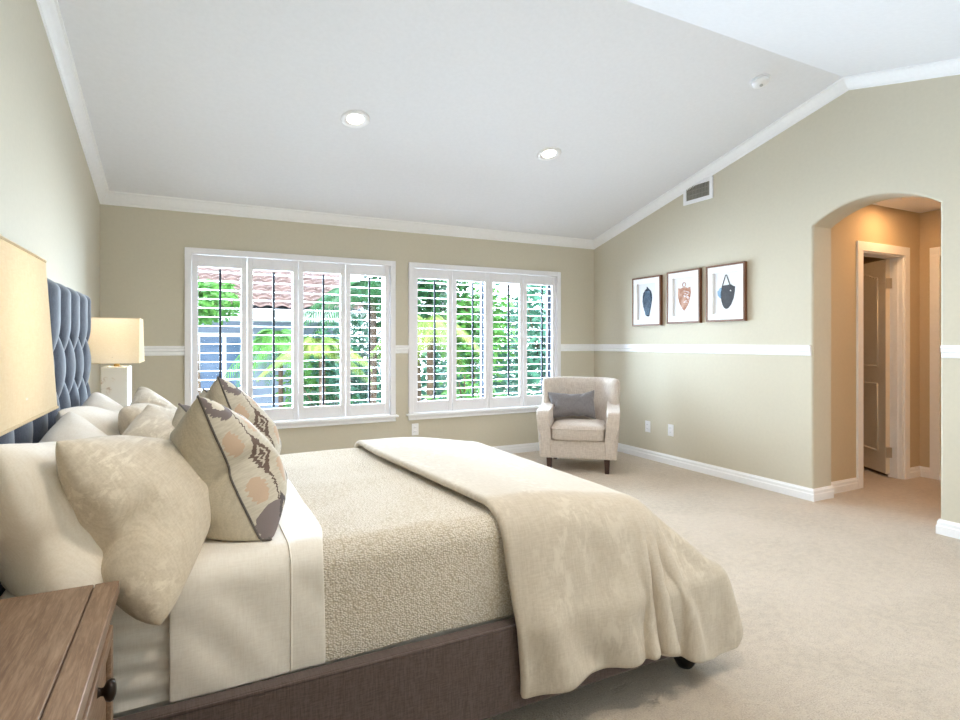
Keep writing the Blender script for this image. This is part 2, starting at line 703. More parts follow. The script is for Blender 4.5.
def rail_run(name, path, dz=0):
    bm = bmesh.new()
    loft(bm, [[(x + nx * a, y + ny * a, z + dz) for a, z in RP] for x, y, nx, ny in path])
    struct(name, bm, m_trim)


rail_run('trim_4', [(XL, YF, 0, -1), (W1[0], YF, 0, -1)])
rail_run('trim_5', [(W1[1], YF, 0, -1), (W2[0], YF, 0, -1)])
rail_run('trim_6', [(W2[1], YF, 0, -1), (XR, YF, -1, -1), (XR, ARCH_Y1 + .012, -1, 0)], .008)
rail_run('trim_7', [(XR, ARCH_Y0 - .012, -1, 0), (XR, YB, -1, 0)], .012)


# ------------------------------------------------------------------ windows with plantation shutters
def window(idx, x0, x1, label):
    c = .05
    bm = bmesh.new()                                            # casing on the wall, lines the opening too
    box(bm, x0, x0 + c, YF - .026, YF + .03, WZ0, WZ1)
    box(bm, x1 - c, x1, YF - .026, YF + .03, WZ0, WZ1)
    box(bm, x0 + c, x1 - c, YF - .026, YF + .03, WZ1 - c, WZ1)
    w = struct('window_%d' % idx, bm, m_shut, bevel=.004)
    obj('window_sill', B(x0 - .022, x1 + .022, YF - .060, YF + .03, WZ0 - .022, WZ0, bevel=.006), m_trim, w)
    bm = bmesh.new()
    prism(bm, [(YF - .022, .430), (YF - .026, .436), (YF - .018, .452), (YF - .022, WZ0 - .022), (YF + .002, WZ0 - .022), (YF + .002, .430)], x0, x1, 'x')
    obj('window_apron', bm, m_trim, w)
    xm = (x0 + x1) / 2
    bm = bmesh.new()                                            # outer sash
    for a, b in ((x0 + .04, x0 + .085), (xm - .03, xm + .03), (x1 - .085, x1 - .04)):
        box(bm, a, b, YF + .115, YF + .15, WZ0, WZ1 - .04)
    for s in (WZ0 - .01, WZ1 - .085):
        box(bm, x0 + .05, x1 - .05, YF + .115, YF + .15, s, s + .045)
    obj('window_sash', bm, m_sash if idx == 2 else m_trim, w)
    obj('glass_pane', B(x0 + .05, x1 - .05, YF + .130, YF + .134, WZ0, WZ1 - .045), m_glass, w)

    sh = thing('plantation_shutter', label, 'shutter', (xm, YF + .01, WZ0), 0, 'plantation shutters')
    px0, px1, z0, z1 = x0 + c + .003, x1 - c - .003, WZ0 + .004, WZ1 - c - .003
    pw = (px1 - px0) / 4
    yc = YF + .012
    for k in range(4):
        a, b = px0 + k * pw + .0018, px0 + (k + 1) * pw - .0018
        st, rt, rb = .045, .100, .112
        bm = bmesh.new()
        box(bm, a, a + st, yc - .014, yc + .014, z0, z1)
        box(bm, b - st, b, yc - .014, yc + .014, z0, z1)
        box(bm, a + st, b - st, yc - .012, yc + .012, z0, z0 + rb)
        box(bm, a + st, b - st, yc - .012, yc + .012, z1 - rt, z1)
        p = obj('shutter_panel', bm, m_shut, sh, bevel=.003)
        bm = bmesh.new()
        lo, hi, n = z0 + rb, z1 - rt, 16
        for i in range(n):
            zc = lo + (hi - lo) * (i + .5) / n
            rot = Matrix.Rotation(math.radians(0), 3, 'X')
            pts = [(.038, 0), (.027, .0024), (0, .0034), (-.027, .0024), (-.038, 0), (-.027, -.0024), (0, -.0034), (.027, -.0024)]
            vs = prism(bm, [(yc + q[0], zc + q[1]) for q in pts], a + st + .002, b - st - .002, 'x')
            bmesh.ops.rotate(bm, verts=vs, cent=(0, yc, zc), matrix=rot)
        obj('louvers', bm, m_shut, p, smooth=False)
        xc = (a + b) / 2
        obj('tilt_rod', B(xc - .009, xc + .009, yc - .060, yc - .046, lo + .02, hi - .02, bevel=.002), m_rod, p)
        xh = a if k % 2 == 0 else b
        for zz in (z0 + .2, z1 - .2):
            obj('hinge', B(xh - .004, xh + .004, yc - .02, yc - .012, zz - .03, zz + .03), m_trim, p)
    return w


window(1, *W1, 'white four-panel louvered shutter in the window nearer the bed headboard')
window(2, *W2, 'white four-panel louvered shutter in the window behind the armchair')


# ------------------------------------------------------------------ recessed lights, detector, vent, outlets
TILT = Matrix.Rotation(-math.atan(SLOPE), 4, 'X')
m_lens = M('lit_downlight_lens', (255, 250, 240), .5, emit=((255, 244, 226), 14))


def downlight(x, y, label, watts=CAN_WATTS, col=(1, .93, .85)):
    z = ceil_z(y)
    rot = TILT if y > RIDGE_Y else Matrix.Rotation(math.atan(SLOPE), 4, 'X')
    r = thing('recessed_light', label, 'ceiling light', (x, y, z), 0, 'recessed ceiling lights')
    bm = bmesh.new()
    lathe(bm, [(.054, .004), (.098, .004), (.098, -.004), (.090, -.010), (.066, -.007), (.054, .000)], (x, y, z), 40, rot)
    obj('trim_ring', bm, m_white_plastic, r, smooth=True)
    bm = bmesh.new()
    lathe(bm, [(.0005, -.0045), (.040, -.0042), (.056, -.002), (.056, .002), (.0005, .002)], (x, y, z), 40, rot)
    obj('lens', bm, m_lens, r, smooth=True)
    l = bpy.data.lights.new('downlight_lamp', 'AREA')
    l.shape = 'DISK'
    l.size = .13
    l.energy = watts
    l.color = col
    l.spread = math.radians(150)
    lo = bpy.data.objects.new('downlight_lamp', l)
    COL.objects.link(lo)
    lo.parent = r
    lo.location = rot @ Vector((0, 0, -.014))
    lo.rotation_euler = rot.to_euler()
    return r


downlight(.99, 3.84, 'round lit recessed light in the sloped ceiling above the left window')
downlight(2.57, 3.84, 'round lit recessed light in the sloped ceiling above the right window')
downlight(.99, .90, 'added unseen recessed light over the near end of the bed', 12, (1, .86, .70))  # this lamp and the next are added out of view as warm fill
downlight(2.57, .90, 'added unseen recessed light in the near slope over the open carpet', 12, (1, .86, .70))

x, y = 3.52, 2.64
z = ceil_z(y)
t = thing('smoke_detector', 'small round white smoke detector on the ceiling near the ridge', 'smoke detector', (x, y, z))
bm = bmesh.new()
lathe(bm, [(.0005, .002), (.062, .002), (.068, -.004), (.068, -.012), (.0005, -.012)], (x, y, z), 40, TILT)
obj('base_plate', bm, m_white_plastic, t, smooth=True, bevel=.002)
bm = bmesh.new()
lathe(bm, [(.0005, -.012), (.058, -.012), (.056, -.026), (.044, -.036), (.020, -.040), (.0005, -.040)], (x, y, z), 40, TILT)
obj('cover', bm, m_white_plastic, t, smooth=True)
bm = bmesh.new()
lathe(bm, [(.0005, -.040), (.012, -.040), (.011, -.046), (.0005, -.047)], (x, y, z), 20, TILT)
obj('test_button', bm, M('pale_grey_plastic', (190, 190, 188), .4), t, smooth=True)

# wall vent
v0, v1, vz0, vz1 = 3.60, 3.94, 2.495, 2.692
t = thing('air_vent', 'white framed air vent with dark slats high on the right wall', 'air vent', (XR, (v0 + v1) / 2, (vz0 + vz1) / 2))
bm = bmesh.new()
f = .035
box(bm, XR - .014, XR + .001, v0, v0 + f, vz0, vz1)
box(bm, XR - .014, XR + .001, v1 - f, v1, vz0, vz1)
box(bm, XR - .014, XR + .001, v0 + f, v1 - f, vz0, vz0 + f)
box(bm, XR - .014, XR + .001, v0 + f, v1 - f, vz1 - f, vz1)
obj('frame', bm, m_white_plastic, t, bevel=.003)
obj('backing', B(XR - .002, XR + .001, v0 + f, v1 - f, vz0 + f, vz1 - f), m_dark_hole, t)
bm = bmesh.new()
m_ventslat = M('grey_vent_blade', (150, 146, 136), .5)
for i in range(16):
    yy = v0 + f + (v1 - v0 - 2 * f) * (i + .5) / 16
    box(bm, XR - .012, XR - .003, yy - .0035, yy + .0035, vz0 + f, vz1 - f)
for i in (1, 2):
    zz = vz0 + f + (vz1 - vz0 - 2 * f) * i / 3
    box(bm, XR - .011, XR - .003, v0 + f, v1 - f, zz - .002, zz + .002)
obj('slats', bm, m_ventslat, t)


def outlet(loc, face, label):
    """face: 'y' faces -y, 'x' faces -x"""
    t = thing('wall_outlet', label, 'outlet', loc, 0 if face == 'y' else -PI / 2, 'wall outlets')
    obj('cover_plate', B(-.036, .036, -.006, .001, -.058, .058, bevel=.003), m_white_plastic, t, local=True)
    for s in (-1, 1):
        zz = s * .021
        so = obj('socket', B(-.017, .017, -.009, -.004, zz - .014, zz + .014, bevel=.004), m_white_plastic, t, local=True)
        for q in (-1, 1):
            obj('slot', B(q * .006 - .001, q * .006 + .001, -.0094, -.0085, zz - .003, zz + .006), m_dark_hole, so, local=True)
    return t


outlet((1.962, YF, .335), 'y', 'white outlet on the window wall just above the duvet')
outlet((XR, 4.421, .332), 'x', 'white outlet on the right wall closer to the armchair')
outlet((XR, 4.107, .336), 'x', 'white outlet on the right wall farther from the armchair')


# ------------------------------------------------------------------ framed pictures
m_mat = M('white_picture_mat', (240, 238, 236), .7)
m_paper = M('pale_paper', (222, 224, 228), .8, var=(6, (232, 233, 236)))
m_leafblue = M('dark_blue_leaf_ink', (38, 48, 62), .7, var=(18, (66, 80, 98)))
m_rust = M('rust_leaf_ink', (150, 96, 70), .7, var=(22, (196, 158, 138)))
m_slate = M('slate_grey_ink', (54, 54, 58), .7, var=(40, (70, 70, 74)))
m_bluepatch = M('soft_blue_ink', (108, 146, 178), .7, var=(20, (150, 180, 204)))


def flat_shape(bm, pts, x, th=.002):
    prism(bm, pts, x - th, x, 'x')


def picture(y0, y1, z0, z1, label, art):
    yc, zc = (y0 + y1) / 2, (z0 + z1) / 2
    t = thing('picture_frame', label, 'picture', (XR, yc, zc), 0, 'framed shield pictures')
    d, w = .036, .016
    bm = bmesh.new()
    box(bm, XR - d, XR, y0, y0 + w, z0, z1)
    box(bm, XR - d, XR, y1 - w, y1, z0, z1)
    box(bm, XR - d, XR, y0 + w, y1 - w, z0, z0 + w)
    box(bm, XR - d, XR, y0 + w, y1 - w, z1 - w, z1)
    obj('frame', bm, m_framewood, t, bevel=.002)
    mw, mh = .052, .052
    bm = bmesh.new()
    a, b, c, e = y0 + w, y1 - w, z0 + w, z1 - w
    xo, xi = XR - .030, XR - .012
    box(bm, xo, xi, a, a + mw, c, e)
    box(bm, xo, xi, b - mw, b, c, e)
    box(bm, xo, xi, a + mw, b - mw, c, c + mh)
    box(bm, xo, xi, a + mw, b - mw, e - mh, e)
    obj('mat_board', bm, m_mat, t)
    obj('backing_paper', B(XR - .012, XR - .002, a, b, c, e), m_paper, t)
    art(t, yc, zc, XR - .012)
    return t


def poly(yc, zc, pts):
    return [(yc - a, zc + b) for a, b in pts]


def art_a(t, yc, zc, x):
    bm = bmesh.new()
    half = [(.0, .150), (.022, .128), (.052, .105), (.066, .07), (.069, .03), (.062, -.02), (.05, -.07), (.036, -.115), (.03, -.15), (.012, -.157)]
    left = [(-.018, -.145), (-.04, -.10), (-.058, -.05), (-.068, 0), (-.066, .05), (-.058, .085), (-.03, .118), (-.006, .135), (-.012, .15)]
    flat_shape(bm, poly(yc, zc, half + left), x)
    obj('leaf_shape', bm, m_leafblue, t)
    bm = bmesh.new()
    for s in range(-3, 4):
        pts = [(x - .002, yc - s * .017 * (1 - abs(q) * .55) - .004 * q, zc + q * .13 - .01) for q in (-1, -.5, 0, .5, .9)]
        tube(bm, pts, .0018, 5)
    obj('leaf_veins', bm, m_bluepatch, t)


def art_b(t, yc, zc, x):
    bm = bmesh.new()
    pts = [(-.074, .088), (-.04, .082), (-.02, .09), (.02, .09), (.04, .082), (.076, .092), (.082, .04), (.072, -.02), (.05, -.075), (.018, -.115), (.0, -.135),
           (-.02, -.115), (-.055, -.065), (-.074, -.01), (-.08, .04)]
    flat_shape(bm, poly(yc, zc, pts), x)
    obj('shield_shape', bm, m_rust, t)
    bm = bmesh.new()
    tube(bm, [(x - .002, yc - .02 * math.sin(q), zc + .095 + .02 * (1 - math.cos(q))) for q in [i * PI / 8 - PI / 2 for i in range(17)]], .004, 6)
    obj('hanging_ring', bm, m_rust, t)
    bm = bmesh.new()
    for i in range(22):
        yy = yc - random.uniform(-.01, .06)
        zz = zc + random.uniform(-.06, .075)
        tube(bm, [(x - .0025, yy, zz), (x - .0025, yy - .02, zz + random.uniform(-.006, .008))], .0022, 5)
    obj('pale_strokes', bm, m_paper, t)


def art_c(t, yc, zc, x):
    bm = bmesh.new()
    pts = [(-.045, .066), (.05, .07), (.062, .062), (.075, .055), (.092, .05), (.09, .01), (.078, -.05), (.052, -.105), (.024, -.135), (0, -.142),
           (-.022, -.13), (-.04, -.10), (-.05, -.07), (-.058, -.01), (-.05, .03)]
    flat_shape(bm, poly(yc, zc, pts), x)
    obj('shield_shape', bm, m_slate, t)
    bm = bmesh.new()
    flat_shape(bm, poly(yc, zc, [(-.046, .05), (-.07, .045), (-.082, .025), (-.092, .02), (-.088, -.02), (-.06, -.045), (-.048, -.04)]), x)
    obj('blue_patch', bm, m_bluepatch, t)
    bm = bmesh.new()
    tube(bm, [(x - .002, yc + .038, zc + .066), (x - .002, yc + .004, zc + .158), (x - .002, yc - .004, zc + .158), (x - .002, yc - .04, zc + .066)], .004, 6)
    obj('hanging_cord', bm, m_slate, t)
    bm = bmesh.new()
    tube(bm, [(x - .003, yc - .045, zc + .02), (x - .003, yc - .052, zc + .012)], .005, 6)
    obj('pale_spot', bm, m_mat, t)


picture(4.215, 4.620, 1.366, 1.868, 'walnut framed picture of a dark blue leaf shape', art_a)
picture(3.725, 4.130, 1.378, 1.880, 'walnut framed picture of a rust brown shield shape', art_b)
picture(3.250, 3.655, 1.380, 1.880, 'walnut framed picture of a slate grey shield hanging on a cord', art_c)


# ------------------------------------------------------------------ hall doors
def casing(bm, a0, a1, plane, axis, zt, w=.075, th=.018, sign=-1):
    def bx(p0, p1, z0, z1):
        q0, q1 = sorted((plane, plane + sign * th))
        if axis == 'x':
            box(bm, p0, p1, q0, q1, z0, z1)
        else:
            box(bm, q0, q1, p0, p1, z0, z1)
    bx(a0 - w, a0, 0, zt)
    bx(a1, a1 + w, 0, zt)
    bx(a0 - w, a1 + w, zt, zt + w)


bm = bmesh.new()
casing(bm, DX0, DX1, HALL_Y, 'x', DZ)
box(bm, DX0 - .001, DX0 + .015, HALL_Y - .004, HALL_Y + .115, 0, DZ)
box(bm, DX1 - .015, DX1 + .001, HALL_Y - .004, HALL_Y + .115, 0, DZ)
box(bm, DX0 + .015, DX1 - .015, HALL_Y - .004, HALL_Y + .115, DZ - .015, DZ + .001)
box(bm, DX1 - .026, DX1 - .015, HALL_Y + .03, HALL_Y + .06, 0, DZ - .015)
box(bm, DX0 + .015, DX0 + .026, HALL_Y + .03, HALL_Y + .06, 0, DZ - .015)
struct('trim_8', bm, m_trim, bevel=.003)
bm = bmesh.new()
casing(bm, D2Y0, D2Y1, HALL_X, 'y', DZ)
struct('trim_9', bm, m_trim, bevel=.003)


def door_leaf(name, width, height, mat):
    """leaf in local coords: hinge edge at x=0, leaf along +x, face at y=0, thickness 0.035 in +y"""
    bm = bmesh.new()
    box(bm, 0, width, 0, .035, .03, height)
    d = struct(name, bm, mat, bevel=.002, local=True)
    for side in (-1, 1):
        y = 0 if side < 0 else .035
        for z0, z1, arch in ((.22, .82, 0), (.98, height - .16, .05)):
            x0, x1 = .11, width - .11
            xm = (x0 + x1) / 2
            pts = [(x0, z0), (x1, z0), (x1, z1)]
            if arch:
                pts += [(x1 + (x0 - x1) * q, z1 + arch * (.5 - .5 * math.cos(2 * PI * q))) for q in [i / 10 for i in range(1, 10)]]
            pts += [(x0, z1)]
            bm = bmesh.new()
            P = [Vector((a, y + side * .001, b)) for a, b in pts]
            P.append(P[0].copy())
            for a, b in zip(P, P[1:]):
                tube(bm, [a, b], .008, 8)
            obj('panel_moulding', bm, mat, d, smooth=True, local=True)
    return d


m_door = M('painted_door', (228, 218, 200), .4, spec=.4)
door_1 = door_leaf('door_1', .60, 1.935, m_door)
HINGE = Vector((DX1 - .022, HALL_Y + .095, 0))
door_1.location = HINGE
door_1.rotation_euler = (0, 0, math.radians(60))
for zz in (.22, 1.72):
    bm = bmesh.new()
    lathe(bm, [(.007, zz - .045), (.007, zz + .045)], (-.006, -.008, 0), 12)
    box(bm, -.008, -.0005, -.010, .032, zz - .045, zz + .045)
    obj('hinge', bm, m_hinge, door_1, local=True)
for side in (-1, 1):
    bm = bmesh.new()
    y = -.0 if side < 0 else .035
    rm = Matrix.Rotation(side * -PI / 2, 4, 'X')
    lathe(bm, [(.03, -.002), (.03, .006), (.011, .010), (.011, .035), (.026, .042), (.028, .055), (.018, .066), (.0005, .068)], (.54, y, .95), 24, rm)
    obj('door_knob', bm, m_hinge, door_1, smooth=True, local=True)
d2 = door_leaf('door_2', D2Y1 - D2Y0, DZ, m_door)
d2.location = (HALL_X + .05, D2Y0, 0)
d2.rotation_euler = (0, 0, PI / 2)


def room_lamp(loc, watts, size=.1, col=(1, .56, .26)):
    l = bpy.data.lights.new('hall_lamp', 'AREA')
    l.shape = 'DISK'
    l.size = size
    l.energy = watts
    l.color = col
    o = bpy.data.objects.new('hall_lamp', l)
    COL.objects.link(o)
    o.location = loc


def flat_light(x, y, z, label, watts):
    t = thing('flush_light', label, 'ceiling light', (x, y, z))
    bm = bmesh.new()
    lathe(bm, [(.06, .002), (.085, .002), (.085, -.006), (.06, -.010)], (x, y, z), 32)
    obj('trim_ring', bm, m_white_plastic, t, smooth=True)
    bm = bmesh.new()
    lathe(bm, [(.0005, -.005), (.06, -.005), (.06, .001), (.0005, .001)], (x, y, z), 32)
    obj('lens', bm, m_lens, t)
    room_lamp((x, y, z - .015), watts)


flat_light(5.10, 2.45, HALL_Z, 'recessed light in the small hall ceiling beyond the arch', 6)
flat_light(4.80, 1.35, HALL_Z, 'added unseen light in the small hall ceiling behind the arch pier', 7)  # added out of view to warm the arch jamb and hall wall
flat_light(5.05, 3.35, 2.40, 'recessed light in the room behind the hall door', 2.0)

# ------------------------------------------------------------------ bed frame
BY0, BY1 = 1.47, 2.99                        # outer faces of the side rails
MY0, MY1 = 1.540, 2.920                      # mattress sides
MX0, MX1, MZ = -.400, 1.50, .648
bed = thing('bed', 'upholstered bed with tall tufted slate blue headboard and brown padded rails', 'bed', (.6, 2.29, 0))
HBX, HY0, HY1, HZ = -.478, 1.44, 3.135, 1.424
TA, TZ, TR0 = .1885, .165, 1.275


def puff(y, z):
    yy = (y - HY0 - TA / 2) / TA
    if z > TR0:
        p = abs(math.sin(PI * yy))
    else:
        q = (z - TR0) / (2 * TZ)
        p = math.sqrt(abs(math.sin(PI * (yy + q)) * math.sin(PI * (yy - q))))
    p = p ** .55
    e = min(1, (HZ - z) / .05, (y - HY0) / .045, (HY1 - y) / .045)
    e = math.sqrt(max(0, 1 - (1 - max(e, 0)) ** 2))
    return (.008 + .064 * p) * e


bm = bmesh.new()
ny, nz = 216, 150
Z0H = .30
G = [[None] * (nz + 1) for _ in range(ny + 1)]
for i in range(ny + 1):
    for j in range(nz + 1):
        y = HY0 + (HY1 - HY0) * i / ny
        z = Z0H + (HZ - Z0H) * j / nz
        G[i][j] = bm.verts.new((HBX + puff(y, z), y, z))
for i in range(ny):
    for j in range(nz):
        bm.faces.new((G[i][j], G[i + 1][j], G[i + 1][j + 1], G[i][j + 1]))
hb = obj('headboard', bm, m_headboard, bed, smooth=True)
obj('headboard_back', B(-.555, HBX + .004, HY0 + .002, HY1 - .002, .0, HZ - .004, bevel=.012, seg=3), m_headboard, hb, smooth=False)
bmt = bmesh.new()
lathe(bmt, [(.0005, .010), (.006, .009), (.011, .005), (.012, -.004), (.0005, -.004)], (0, 0, 0), 14, Matrix.Rotation(PI / 2, 4, 'Y'))
bme = bpy.data.meshes.new('button')
bmesh.ops.recalc_face_normals(bmt, faces=bmt.faces[:])
bmt.to_mesh(bme)
bmt.free()
bme.materials.append(m_headboard)
for p in bme.polygons:
    p.use_smooth = True
for r in range(4):
    k = 0
    while True:
        y = HY0 + TA / 2 + k * TA + (r % 2) * TA / 2
        if y > HY1 - .05:
            break
        o = bpy.data.objects.new('button', bme)
        COL.objects.link(o)
        o.parent = hb
        o.location = Vector((HBX + .012, y, TR0 - r * TZ)) - bed.location
        k += 1


def rail(name, x0, x1, y0, y1, pipe):
    o = obj(name, B(x0, x1, y0, y1, .092, .350, bevel=.012, seg=3), m_bedrail, bed)
    bm = bmesh.new()
    tube(bm, pipe, .0045, 8)
    obj('piping', bm, m_bedrail, o, smooth=True)


rail('side_rail', -.46, 1.72, BY0, BY0 + .055, [(-.46, BY0 + .004, .346), (1.715, BY0 + .004, .346)])
rail('side_rail', -.46, 1.72, BY1 - .055, BY1, [(-.46, BY1 - .004, .346), (1.715, BY1 - .004, .346)])
rail('foot_rail', 1.665, 1.7205, BY0 + .056, BY1 - .056, [(1.717, BY0 + .02, .346), (1.717, BY1 - .02, .346)])
obj('slat_deck', B(-.46, 1.664, BY0 + .056, BY1 - .056, .15, .212), m_darkwood, bed)
for x in (-.36, 1.63):
    for y in (BY0 + .065, BY1 - .065):
        bm = bmesh.new()
        lathe(bm, [(.0005, 0), (.026, 0), (.034, .012), (.046, .034), (.050, .052), (.044, .070), (.030, .080), (.034, .086), (.040, .092), (.040, .10), (.0005, .10)], (x, y, 0), 28)
        obj('bun_foot', bm, m_black, bed, smooth=True)


# ------------------------------------------------------------------ mattress and the flat covers
def cover_profile(off, zlow, r=.062, n=7):
    y0, y1, zt = MY0 - off, MY1 + off, MZ + off
    P = []
    for i in range(26):
        P.append((y0, zlow + (zt - r - zlow) * i / 26))
    for i in range(n + 1):
        a = PI - PI / 2 * i / n
        P.append((y0 + r + r * math.cos(a), zt - r + r * math.sin(a)))
    for i in range(1, 24):
        P.append((y0 + r + (y1 - y0 - 2 * r) * i / 24, zt))
    for i in range(n + 1):
        a = PI / 2 - PI / 2 * i / n
        P.append((y1 - r + r * math.cos(a), zt - r + r * math.sin(a)))
    for i in range(1, 10):
        P.append((y1, zt - r - (zt - r - zlow) * i / 9))
    return P


def droop(p):
    # the bed sinks a little toward its foot
    t = min(1, max(0, (p.x - .95) / .6))
    p.z -= .065 * t * t * (3 - 2 * t) * min(1, max(0, (p.z - .35) / .3))
    return p


def cover(name, x0, x1, off, mat, step=.03, wob=None, edge=None, zlow=.351, thick=.004, cap=False, drop=0, kind='thing'):
    P = cover_profile(off, zlow)
    n = max(3, int((x1 - x0) / step))
    bm = bmesh.new()
    rings = []
    for i in range(n + 1):
        t = i / n
        ring = []
        for k, (y, z) in enumerate(P):
            x = x0 + (x1 - x0) * t
            if edge:
                x += edge(y, z) * t if edge else 0
            p = Vector((x, y, z))
            if wob:
                p += wob(p)
            droop(p)
            ring.append(p)
        rings.append(ring)
    loft(bm, rings, closed_ring=False)
    o = obj(name, bm, mat, None, smooth=True, loc=((x0 + x1) / 2, (MY0 + MY1) / 2, MZ))
    md = o.modifiers.new('thickness', 'SOLIDIFY')
    md.thickness = thick
    md.offset = 1
    o.modifiers.new('soft', 'SUBSURF').levels = 1
    return o


bm = B(MX0, MX1, MY0, MY1, .213, MZ)
bmesh.ops.bevel(bm, geom=bm.edges[:], offset=.058, segments=5, profile=.5, affect='EDGES')
for v in bm.verts:
    droop(v.co)
mt = obj('mattress', bm, m_sheet, None, smooth=True, loc=((MX0 + MX1) / 2, (MY0 + MY1) / 2, .213))
tag(mt, 'cream mattress resting in the brown bed frame', 'mattress')


def wob_fitted(p):
    d = Vector((0, 0, 0))
    if p.y < MY0 + .05:
        f = math.sin((p.z * 125 + (p.x + .2) * 14) + 2.2 * noise.noise(Vector((p.x * 5, 0, p.z * 7))))
        d.y -= .002 + .0045 * f * min(1, max(0, (.62 - p.z) / .06))
    d.z += .002 * noise.noise(p * 9)
    return d


o = cover('fitted_sheet', MX0 + .03, -.02, .003, m_sheet, .012, wob_fitted, thick=.002)
tag(o, 'cream fitted sheet with wrinkled side below the near pillows', 'sheet')


def wob_flat(p):
    d = Vector((0, 0, 0))
    if p.y < MY0 + .05:
        d.y -= .004 + .010 * noise.noise(Vector((p.x * 10 + p.z * 8, 1.3, p.z * 2.5 - p.x * 4))) * min(1, max(0, (.64 - p.z) / .08))
    else:
        d.z += .002 * noise.noise(Vector((p.x * 6, p.y * 5, .3)))
    return d


o = cover('flat_sheet', -.05, .33, .016, m_sheet, .014, wob_flat,
          lambda y, z: .012 * noise.noise(Vector((y * 3, z * 3, 4))) - .02 * max(0, (MY0 + .1 - y)) / .1)
tag(o, 'cream flat sheet folded back over the nubby blanket', 'sheet')
# the turned-back hem strip of the sheet, with its stitched edge
P = cover_profile(.0205, .352)
bm = bmesh.new()
tube(bm, [Vector((.225, y, z)) + wob_flat(Vector((.225, y, z))) for y, z in P], .0026, 6)
obj('hem_seam', bm, m_sheet, o, smooth=True)


def wob_blanket(p):
    return Vector((0, -.003 * (1 if p.y < MY0 + .05 else 0), 0)) + Vector((0, 0, .004)) * noise.noise(Vector((p.x * 4, p.y * 4, 2)))


o = cover('blanket', .29, MX1 - .03, .006, m_blanket, .035, wob_blanket, thick=.005)
tag(o, 'nubby cream woven blanket across the middle of the bed', 'blanket')


# ------------------------------------------------------------------ cloth settling (cloth modifier run once, result kept as mesh)
def settle(me, frames, press=0, mass=.3, quality=6, ten=30, bend=.15, shear=5, coll=False, damp=15, air=3, gravity=0):
    SC.gravity = (0, 0, -gravity)
    o = bpy.data.objects.new('cloth', me)
    COL.objects.link(o)
    m = o.modifiers.new('cloth', 'CLOTH')
    s = m.settings
    s.quality = quality
    s.mass = mass
    s.use_pressure = press > 0
    s.uniform_pressure_force = press
    s.tension_stiffness = s.compression_stiffness = ten
    s.shear_stiffness = shear
    s.bending_stiffness = bend
    s.tension_damping = s.compression_damping = s.shear_damping = damp
    s.air_damping = air
    m.collision_settings.use_collision = coll
    m.collision_settings.distance_min = .012
    m.collision_settings.collision_quality = 3
    m.point_cache.frame_end = frames + 5
    for f in range(1, frames + 1):
        SC.frame_set(f)
    dg = bpy.context.evaluated_depsgraph_get()
    out = bpy.data.meshes.new_from_object(o.evaluated_get(dg))
    bpy.data.objects.remove(o)
    SC.frame_set(1)
    return out


def collider(bm):
    me = bpy.data.meshes.new('collider')
    bm.to_mesh(me)
    bm.free()
    o = bpy.data.objects.new('collider', me)
    COL.objects.link(o)
    o.modifiers.new('collision', 'COLLISION')
    o.collision.thickness_outer = .012
    o.collision.cloth_friction = 70
    return o


# duvet
bm = B(MX0, MX1 - .01, MY0 - .012, MY1 + .012, .15, MZ + .012)
bmesh.ops.bevel(bm, geom=bm.edges[:], offset=.09, segments=5, profile=.5, affect='EDGES')
cols = [collider(bm), collider(B(-.4, 1.722, BY0, BY1, .09, .352, bevel=.01)), collider(B(-3, 4.5, -2, 5.5, -.3, .0))]
nx, ny = 58, 104
bm = bmesh.new()
V = []
for i in range(nx + 1):
    for j in range(ny + 1):
        u, v = i / nx, j / ny
        y = 1.015 + 2.35 * v + (.10 * u * u + .10 * u ** 6) * (1 - v) ** 5
        x0 = .875 - .13 * min(1, max(0, (y - 1.05) / 1.5))
        x = x0 + (2.03 - .03 * (1 - v) ** 8 - x0) * u
        V.append(bm.verts.new((x, y, .70 + .018 * noise.noise((x * 4, y * 4, 0)) + .01 * noise.noise((x * 9, y * 9, 3)))))
for i in range(nx):
    for j in range(ny):
        k = i * (ny + 1) + j
        bm.faces.new((V[k], V[k + ny + 1], V[k + ny + 2], V[k + 1]))
me = bpy.data.meshes.new('duvet_flat')
bm.to_mesh(me)
bm.free()
me = settle(me, 70, mass=.7, bend=1.6, quality=8, coll=True, gravity=9.8)
for c in cols:
    bpy.data.objects.remove(c)
for v in me.vertices:
    droop(v.co)
    if v.co.y < MY0 - .02 and v.co.z < .62:
        q = (.62 - v.co.z) / .45
        v.co.y -= max(0, q) * (.012 + .022 * math.sin(v.co.x * 21 + 3 * noise.noise(v.co * 4))) * max(0, min(1, (1.55 - v.co.x) / .2))
        v.co.z += .022 * q * noise.noise(Vector((v.co.x * 8, 0, 2.7)))
o = obj_me('duvet', me, m_duvet, None, smooth=True, loc=(1.35, 2.25, .70))
md = o.modifiers.new('thickness', 'SOLIDIFY')
md.thickness = .026
md.offset = .3
o.modifiers.new('soft', 'SUBSURF').levels = 1
o.modifiers['soft'].render_levels = 1
tag(o, 'oatmeal slub linen duvet draped over the foot of the bed', 'duvet')


